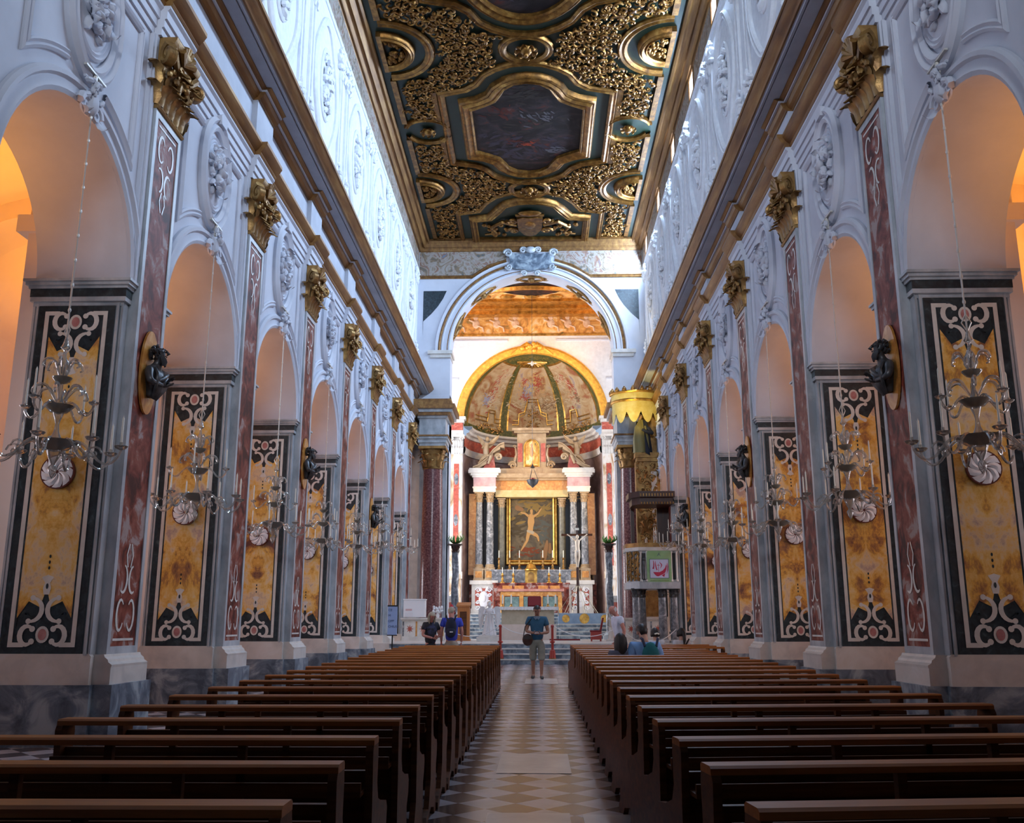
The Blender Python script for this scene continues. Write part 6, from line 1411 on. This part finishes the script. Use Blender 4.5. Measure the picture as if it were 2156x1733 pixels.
# ------------------------------------------------------------------ people
SKIN = {'tan': noise_mat('tanned_skin', [(.3,(.26,.12,.075)),(.7,(.34,.17,.11))], 8, 3, .55), 'fair': noise_mat('fair_skin', [(.3,(.50,.27,.20)),(.7,(.60,.36,.27))], 8, 3, .55), 'red': noise_mat('ruddy_skin', [(.3,(.46,.17,.13)),(.7,(.58,.27,.20))], 8, 3, .55)}
def cloth(nm, c, r=.85):
    return noise_mat(nm, [(.3,tuple(v*.82 for v in c)),(.7,tuple(min(1,v*1.12) for v in c))], 7, 4, r)
def person(label, loc, rz, H, skin, shirt, trousers, hairc, seated=False, lean=0.0, nod=.25, turn=0.0, tilt=0.0, hands=None, sleeve=.55, stride=0.0, shorts=True, hair='short', female=False, shoes=None):
    T = thing('person', label, 'person', loc, rz); k = H/1.75
    V = lambda x, y, z: Vector((x*k, y*k, z*k)); r = lambda a, b=None: (a*k, (b or a)*k)
    sw = .175 if female else .20
    hz = .53 if seated else .93
    up = Vector((0, -sin(lean), cos(lean))); P0 = V(0,0,hz)
    tp = lambda x, h, y=0: P0+V(x, 0, 0)+up*(h*k)+Vector((0,y*k*cos(lean),y*k*sin(lean)))
    J = {}; neck = tp(0,.56); hd = up*cos(nod)+Vector((0,-1,0))*sin(nod); hd = Vector((hd.x+tilt, hd.y, hd.z)).normalized()
    J['pelvis'] = (P0, r(.10,.08)); J['waist'] = (tp(0,.20), r(.10,.08)); J['chest'] = (tp(0,.40), r(.12,.085)); J['neck'] = (neck, r(.056)); J['jaw'] = (neck+hd*.075*k, r(.062,.066)); J['head'] = (neck+hd*.145*k+Vector((0,-.008*k,0)), r(.077,.096)); J['top'] = (neck+hd*.212*k, r(.052,.068))
    for s, q in ((-1,'l'),(1,'r')):
        J['sh'+q] = (tp(s*sw,.485), r(.062)); hx = hands[q] if hands else None
        if hx is None:
            J['el'+q] = (tp(s*(sw+.06),.20,.02), r(.043)); J['wr'+q] = (tp(s*(sw+.05),-.05,-.06), r(.029))
        else:
            J['el'+q] = (tp(*hx[0]), r(.043)); J['wr'+q] = (tp(*hx[1]), r(.029))
        J['hip'+q] = (P0+V(s*.09,0,-.06), r(.07,.075))
        if seated: J['kn'+q] = (P0+V(s*.12,-.43,-.03), r(.06)); J['an'+q] = (P0+V(s*.12,-.40,-.45), r(.04)); J['to'+q] = (P0+V(s*.13,-.52,-.50), r(.035,.028))
        else:
            f = s*stride; J['kn'+q] = (V(s*.105,-f*.6-.01,.49), r(.06)); J['an'+q] = (V(s*.10,-f,.085), r(.038)); J['to'+q] = (V(s*.12,-f-.15,.032), r(.035,.026))
    E = chain('pelvis','waist','chest','neck','jaw','head','top')
    for q in 'lr': E += chain('chest','sh'+q,'el'+q,'wr'+q)+chain('pelvis','hip'+q,'kn'+q,'an'+q,'to'+q)
    b = skin_M(J, E, 'pelvis', 2)
    # face, ears and hands grow out of the same body mesh
    hc = J['head'][0]; fw = (Vector((0,-1,0))-hd*Vector((0,-1,0)).dot(hd)).normalized(); fw = Matrix.Rotation(turn,3,hd) @ fw; sd = hd.cross(fw)
    b.tube([hc+fw*.086*k+hd*.015*k, hc+fw*.105*k-hd*.022*k, hc+fw*.088*k-hd*.032*k], [.008*k,.014*k,.008*k], 6)
    for s in (-1,1): b.ell(hc+sd*s*.080*k-fw*.005*k, (.012*k,.022*k,.032*k), 7); b.ell(hc+fw*.078*k+sd*s*.032*k+hd*.012*k, (.014*k,.014*k,.010*k), 7)
    b.tube([hc+fw*.080*k-sd*.025*k-hd*.058*k, hc+fw*.088*k-hd*.06*k, hc+fw*.080*k+sd*.025*k-hd*.058*k], .007*k, 5)
    for s, q in ((-1,'l'),(1,'r')):
        w = J['wr'+q][0]; d = (w-J['el'+q][0]).normalized(); n = Vector((-s*.8,0,.6)) if hands and hands[q] else Vector((-s,0,0)); n = (n-d*n.dot(d)).normalized(); t = n.cross(d)*s
        if t.y > 0 and not hands: t = -t
        hand(b, w, d, n, t, .75 if hands else .45, k)
    b.ell(hc+hd*.022*k-fw*.008*k, (.078*k,.095*k,.098*k), 14, Matrix((sd,-fw,hd)).transposed(), 10)
    b.build('body', SKIN[skin], T, 60)
    em = M()
    for s in (-1,1): em.ell(hc+fw*.089*k+sd*s*.032*k+hd*.012*k, .0065*k, 6); em.tube([hc+fw*.088*k+sd*s*.018*k+hd*.032*k, hc+fw*.082*k+sd*s*.048*k+hd*.03*k], .005*k, 4)
    em.build('eyes', black, T, 50)
    # shirt
    g = .016*k; C = {}
    C['waist'] = (J['waist'][0], r(.155,.135)); C['chest'] = (J['chest'][0], r(.175,.135))
    C['hem'] = (P0-up*(.07 if not seated else -.02)*k, r(.185,.155)); C['col'] = (tp(0,.535), r(.10,.09)); E2 = chain('hem','waist','chest','col')
    for q in 'lr':
        a, e_ = J['sh'+q][0], J['el'+q][0]; C['sh'+q] = (a, r(.085)); C['sl'+q] = (a.lerp(e_, sleeve), r(.078)); E2 += chain('chest','sh'+q,'sl'+q)
        if sleeve > .95: C['sw'+q] = (J['wr'+q][0].lerp(e_,.12), r(.042)); E2 += [('sl'+q,'sw'+q)]
    skin_M(C, E2, 'hem', 2).build('shirt', shirt, T, 60)
    # trousers or shorts
    D = {'w': (P0+up*.07*k, r(.165,.135)), 'p': (P0-Vector((0,0,.04*k)), r(.17,.135))}; E3 = [('w','p')]
    for s, q in ((-1,'l'),(1,'r')):
        kn = J['kn'+q][0]; D['h'+q] = (J['hip'+q][0]+V(s*.012,0,0), r(.112,.118)); D['k'+q] = (kn+Vector((0,0,(.0 if not seated else .0))), r(.094)); E3 += chain('p','h'+q,'k'+q)
        if shorts and not seated: D['e'+q] = (kn.lerp(J['an'+q][0],.16), r(.092)); E3 += [('k'+q,'e'+q)]
        if not shorts: D['a'+q] = (J['an'+q][0], r(.06)); E3 += [('k'+q,'a'+q)]
    skin_M(D, E3, 'p', 2).build('shorts' if shorts else 'trousers', trousers, T, 60)
    for q in 'lr':
        a, t_ = J['an'+q][0], J['to'+q][0]
        s1 = M().tube([a+Vector((0,.05*k,-.045*k)), a+Vector((0,0,-.035*k)), t_+Vector((0,.02*k,.0)), t_+Vector((0,-.05*k,-.008*k))], [.034*k,.045*k,.042*k,.024*k], 8); s1.build('shoe', shoes or wooddk, T, 50)
    h = M(); hair_rot = Matrix((sd, -fw, hd)).transposed()
    if hair in ('short','bald'):
        c = hc-fw*.012*k+hd*.022*k; hh = M(); hh.ell((0,0,0), (.094*k,.112*k,.112*k), 18, None, 14)
        keep = (lambda v: v[2] > (-.088 if v[1] > .035*k else -.02 if v[1] > -.025*k else .048)*k) if hair == 'short' else (lambda v: v[1] > -.01*k and v[2] < .045*k and v[2] > -.085*k)
        ok = [keep(v) for v in hh.v]; hh.f = [f for f in hh.f if all(ok[i] for i in f)]; hh.m = [0]*len(hh.f)
        hh.xf(Matrix.Translation(c) @ hair_rot.to_4x4()); h.join(hh)
    else:
        c = hc-fw*.014*k+hd*.022*k; hh = M(); hh.ell((0,0,0), (.098*k,.116*k,.116*k), 18, None, 14)
        ok = [not (v[1] < -.055*k and v[2] < .045*k) for v in hh.v]; hh.f = [f for f in hh.f if all(ok[i] for i in f)]; hh.m = [0]*len(hh.f)
        hh.xf(Matrix.Translation(c) @ hair_rot.to_4x4()); h.join(hh)
        ln = {'bob': .20, 'long': .33, 'bun': .10, 'tail': .10}[hair]
        for i in range(15):
            a = R(-20+220*i/14); o = sd*cos(a)*.080*k - fw*sin(a)*.088*k*1.0
            h.tube([c+o+hd*.03*k, c+o*1.08-hd*.06*k, c+o*1.05-hd*.06*k-Vector((0,0,(ln-.06)*k*.55)), c+o*.92-hd*.05*k-Vector((0,0,(ln-.05)*k))], [.026*k,.030*k,.028*k,.012*k], 6)
        if hair == 'bun': h.ell(c-fw*.10*k-hd*.07*k, .05*k, 9)
        if hair == 'tail': h.tube([c-fw*.10*k, c-fw*.14*k-hd*.08*k, c-fw*.13*k-hd*.2*k, c-fw*.10*k-hd*.32*k], [.035*k,.045*k,.04*k,.012*k], 8)
    h.build('hair', hairc, T, 60)
    return T, J, hc, hd, fw, sd, k, up
hair_dk = plain('dark_hair', (.012,.010,.010), .5); hair_gr = noise_mat('grey_blond_hair', [(.3,(.30,.24,.17)),(.7,(.44,.37,.28))], 9, 3, .6); hair_wh = plain('white_hair', (.55,.52,.50), .7)
# standing man in the aisle, looking down at his phone
y = 24.2
hx = {'l': ((-.27,.20,-.06),(-.085,.155,-.27)), 'r': ((.27,.17,-.05),(.075,.145,-.27))}
P = person('man in teal polo and grey shorts standing in the aisle looking at his phone', (.24, y, zf(y)), 0, 1.78, 'tan', cloth('teal_polo', (.025,.10,.18)), cloth('grey_khaki_shorts', (.25,.245,.20)), hair_dk, hands=hx, nod=.42, stride=.10, shoes=plain('dark_sandal', (.05,.045,.04), .6))
T, J, hc, hd, fw, sd, k, up = P
M().ext([(-.05,.03),(.05,.03),(.09,.0),(.03,-.06),(0,-.02),(-.03,-.06),(-.09,0)], lambda a, b, d: (a*k, -.105*k-d, 1.46*k+b*k), 0, .02).build('collar', cloth('pale_collar', (.16,.24,.32)), T, 20)
T.rotation_euler = (0,0,0)
bag = thing('shoulder_bag', 'dark brown shoulder bag at the hip of the man in teal', 'bag', (.24-.24, y-.13, zf(y)+.80)); M().ell((0,0,.14),(.13,.06,.15),12).build('pouch', wooddk, bag, 50); M().box(-.11,.11,-.065,-.04,.16,.24).build('flap', plain('dark_flap', (.03,.02,.018), .6), bag, 0); M().tube([(-.10,.0,.24),(-.06,.02,.46),(.10,.01,.66)], .012, 5).build('strap', black, bag)
ph = thing('phone', 'small pale phone in the hands of the man in teal', 'phone', (.24-.005, y-.36, zf(y)+1.105)); M().box(-.055,.055,-.035,.035,-.006,.006).build('case', white, ph, 0); M().box(-.05,.05,-.03,.03,.006,.0075).build('screen', plain('grey_screen', (.5,.52,.55), .2), ph, 0)
# grey-haired woman in black
y = 24.05
hx = {'l': ((-.25,.20,-.05),(-.02,.13,-.22)), 'r': ((.24,.18,-.08),(.10,.17,-.26))}
person('grey-haired woman in black patterned top looking down, standing left of the aisle', (-2.42, y, zf(y)), R(28), 1.62, 'red', noise_mat('black_print', [(.3,(.012,.012,.016)),(.55,(.016,.014,.02)),(.64,(.06,.06,.14)),(.8,(.10,.10,.22))], 3.2, 4, .8), cloth('black_trousers', (.015,.015,.018)), hair_gr, hands=hx, nod=.5, hair='bob', female=True, shorts=False)
# man in blue with a backpack and red cap, seen from behind
y = 24.1
P = person('man in bright blue shirt and red cap seen from behind with navy backpack', (-1.90, y, zf(y)), PI+.12, 1.75, 'red', cloth('bright_blue_shirt', (.045,.07,.50)), cloth('khaki_shorts', (.36,.30,.24)), hair_gr, nod=.5, turn=-.3, sleeve=.62)
T, J, hc, hd, fw, sd, k, up = P
cp = M(); cm_ = M(); cm_.ell((0,0,0), (.098*k,.112*k,.10*k), 14, None, 10); ok = [v[2] > .01 for v in cm_.v]; cm_.f = [f for f in cm_.f if all(ok[i] for i in f)]; cm_.m = [0]*len(cm_.f); cm_.xf(Matrix.Translation(hc+hd*.035*k) @ Matrix((sd,-fw,hd)).transposed().to_4x4()); cp.join(cm_)
cp.ell(hc+hd*.05*k+fw*.13*k, (.07*k,.09*k,.012*k), 10, Matrix((sd,-fw,hd)).transposed()); cp.tube([hc+hd*.05*k, hc+hd*.15*k-fw*.01*k, hc+hd*.21*k-fw*.02*k],[.08*k,.05*k,.015*k],8); cp.build('cap', plain('red_cap', (.42,.02,.03), .8), T, 50)
bp = thing('backpack', 'navy backpack on the back of the man in bright blue', 'backpack', (-1.90, y-.185, zf(y)+1.0))
M().ell((0,0,.24),(.14,.085,.25),14).ell((0,-.05,.12),(.125,.06,.13),12).build('pack', cloth('navy_pack', (.012,.014,.035)), bp, 60)
for e in (-1,1): M().tube([(e*.09,-.02,.42),(e*.12,.02,.52),(e*.13,.14,.54)], .02, 6).build('strap', black, bp)
M().box(-.02,.06,-.118,-.108,.12,.145).build('label', white, bp, 0)
# bald man in a white shirt, facing left
y = 23.9
person('balding ruddy man in white short-sleeved shirt stooping beside the rope barrier', (2.30, y, zf(y)), R(-72), 1.80, 'red', cloth('white_shirt', (.66,.72,.86)), cloth('grey_trousers', (.25,.24,.23)), hair_wh, nod=.55, lean=.16, hair='bald', shorts=False)
# seated visitors
y = pewy(14)+.22
person('woman with long black hair in grey top sitting beside the teal backpack', (1.60, y+.07, zf(y)-.02), PI+.2, 1.62, 'fair', cloth('slate_top', (.085,.09,.13)), cloth('black_trousers2', (.02,.02,.025)), hair_dk, seated=True, hair='long', female=True, nod=.15, shorts=False)
P = person('dark-haired boy in light blue shirt wearing a teal backpack, sitting with bowed head', (1.99, y+.12, zf(y)), PI+.2, 1.80, 'fair', cloth('light_blue_shirt', (.22,.40,.72)), cloth('jeans', (.05,.07,.13)), hair_dk, seated=True, nod=.45, tilt=.12, shorts=False, sleeve=.7)
bp = thing('backpack', 'teal backpack worn by the boy in light blue', 'backpack', (2.06, y-.05, zf(y)+.60))
M().ell((0,0,.25),(.145,.08,.26),14).ell((0,-.05,.14),(.13,.06,.15),12).build('pack', cloth('teal_pack', (.012,.15,.17)), bp, 60); M().box(-.07,.07,-.115,-.10,.27,.285).build('zip', black, bp, 0)
for e in (-1,1): M().tube([(e*.09,-.02,.44),(e*.12,.03,.55),(e*.13,.12,.56)], .022, 6).build('strap', plain('navy_strap', (.012,.02,.06), .7), bp)
y = pewy(20)+.55+.22
P = person('woman with dark hair pinned by a cream clip, white top, in the front pew', (2.86, y+.22, zf(y)), PI+.2, 1.62, 'fair', cloth('white_top', (.62,.62,.66)), cloth('dark_skirt', (.03,.03,.035)), hair_dk, seated=True, hair='bun', female=True, nod=.2, shorts=False)
T, J, hc, hd, fw, sd, k, up = P
M().tube([hc-fw*.13*k-hd*.04*k-sd*.05*k, hc-fw*.16*k-hd*.03*k, hc-fw*.13*k-hd*.04*k+sd*.05*k], .02*k, 6).build('hair_clip', candle, T)
P = person('woman with dark ponytail and white top with strap at the right of the front pew', (3.44, y+.28, zf(y)), PI+.35, 1.62, 'fair', cloth('white_top2', (.60,.60,.64)), cloth('dark_skirt2', (.03,.03,.035)), hair_dk, seated=True, hair='tail', female=True, nod=.25, tilt=-.1, shorts=False)
T = P[0]; M().tube([(-.15,.06,1.02),(-.05,.135,.93),(.10,.13,.78),(.17,.06,.62)], .018, 5).build('bag_strap', black, T)
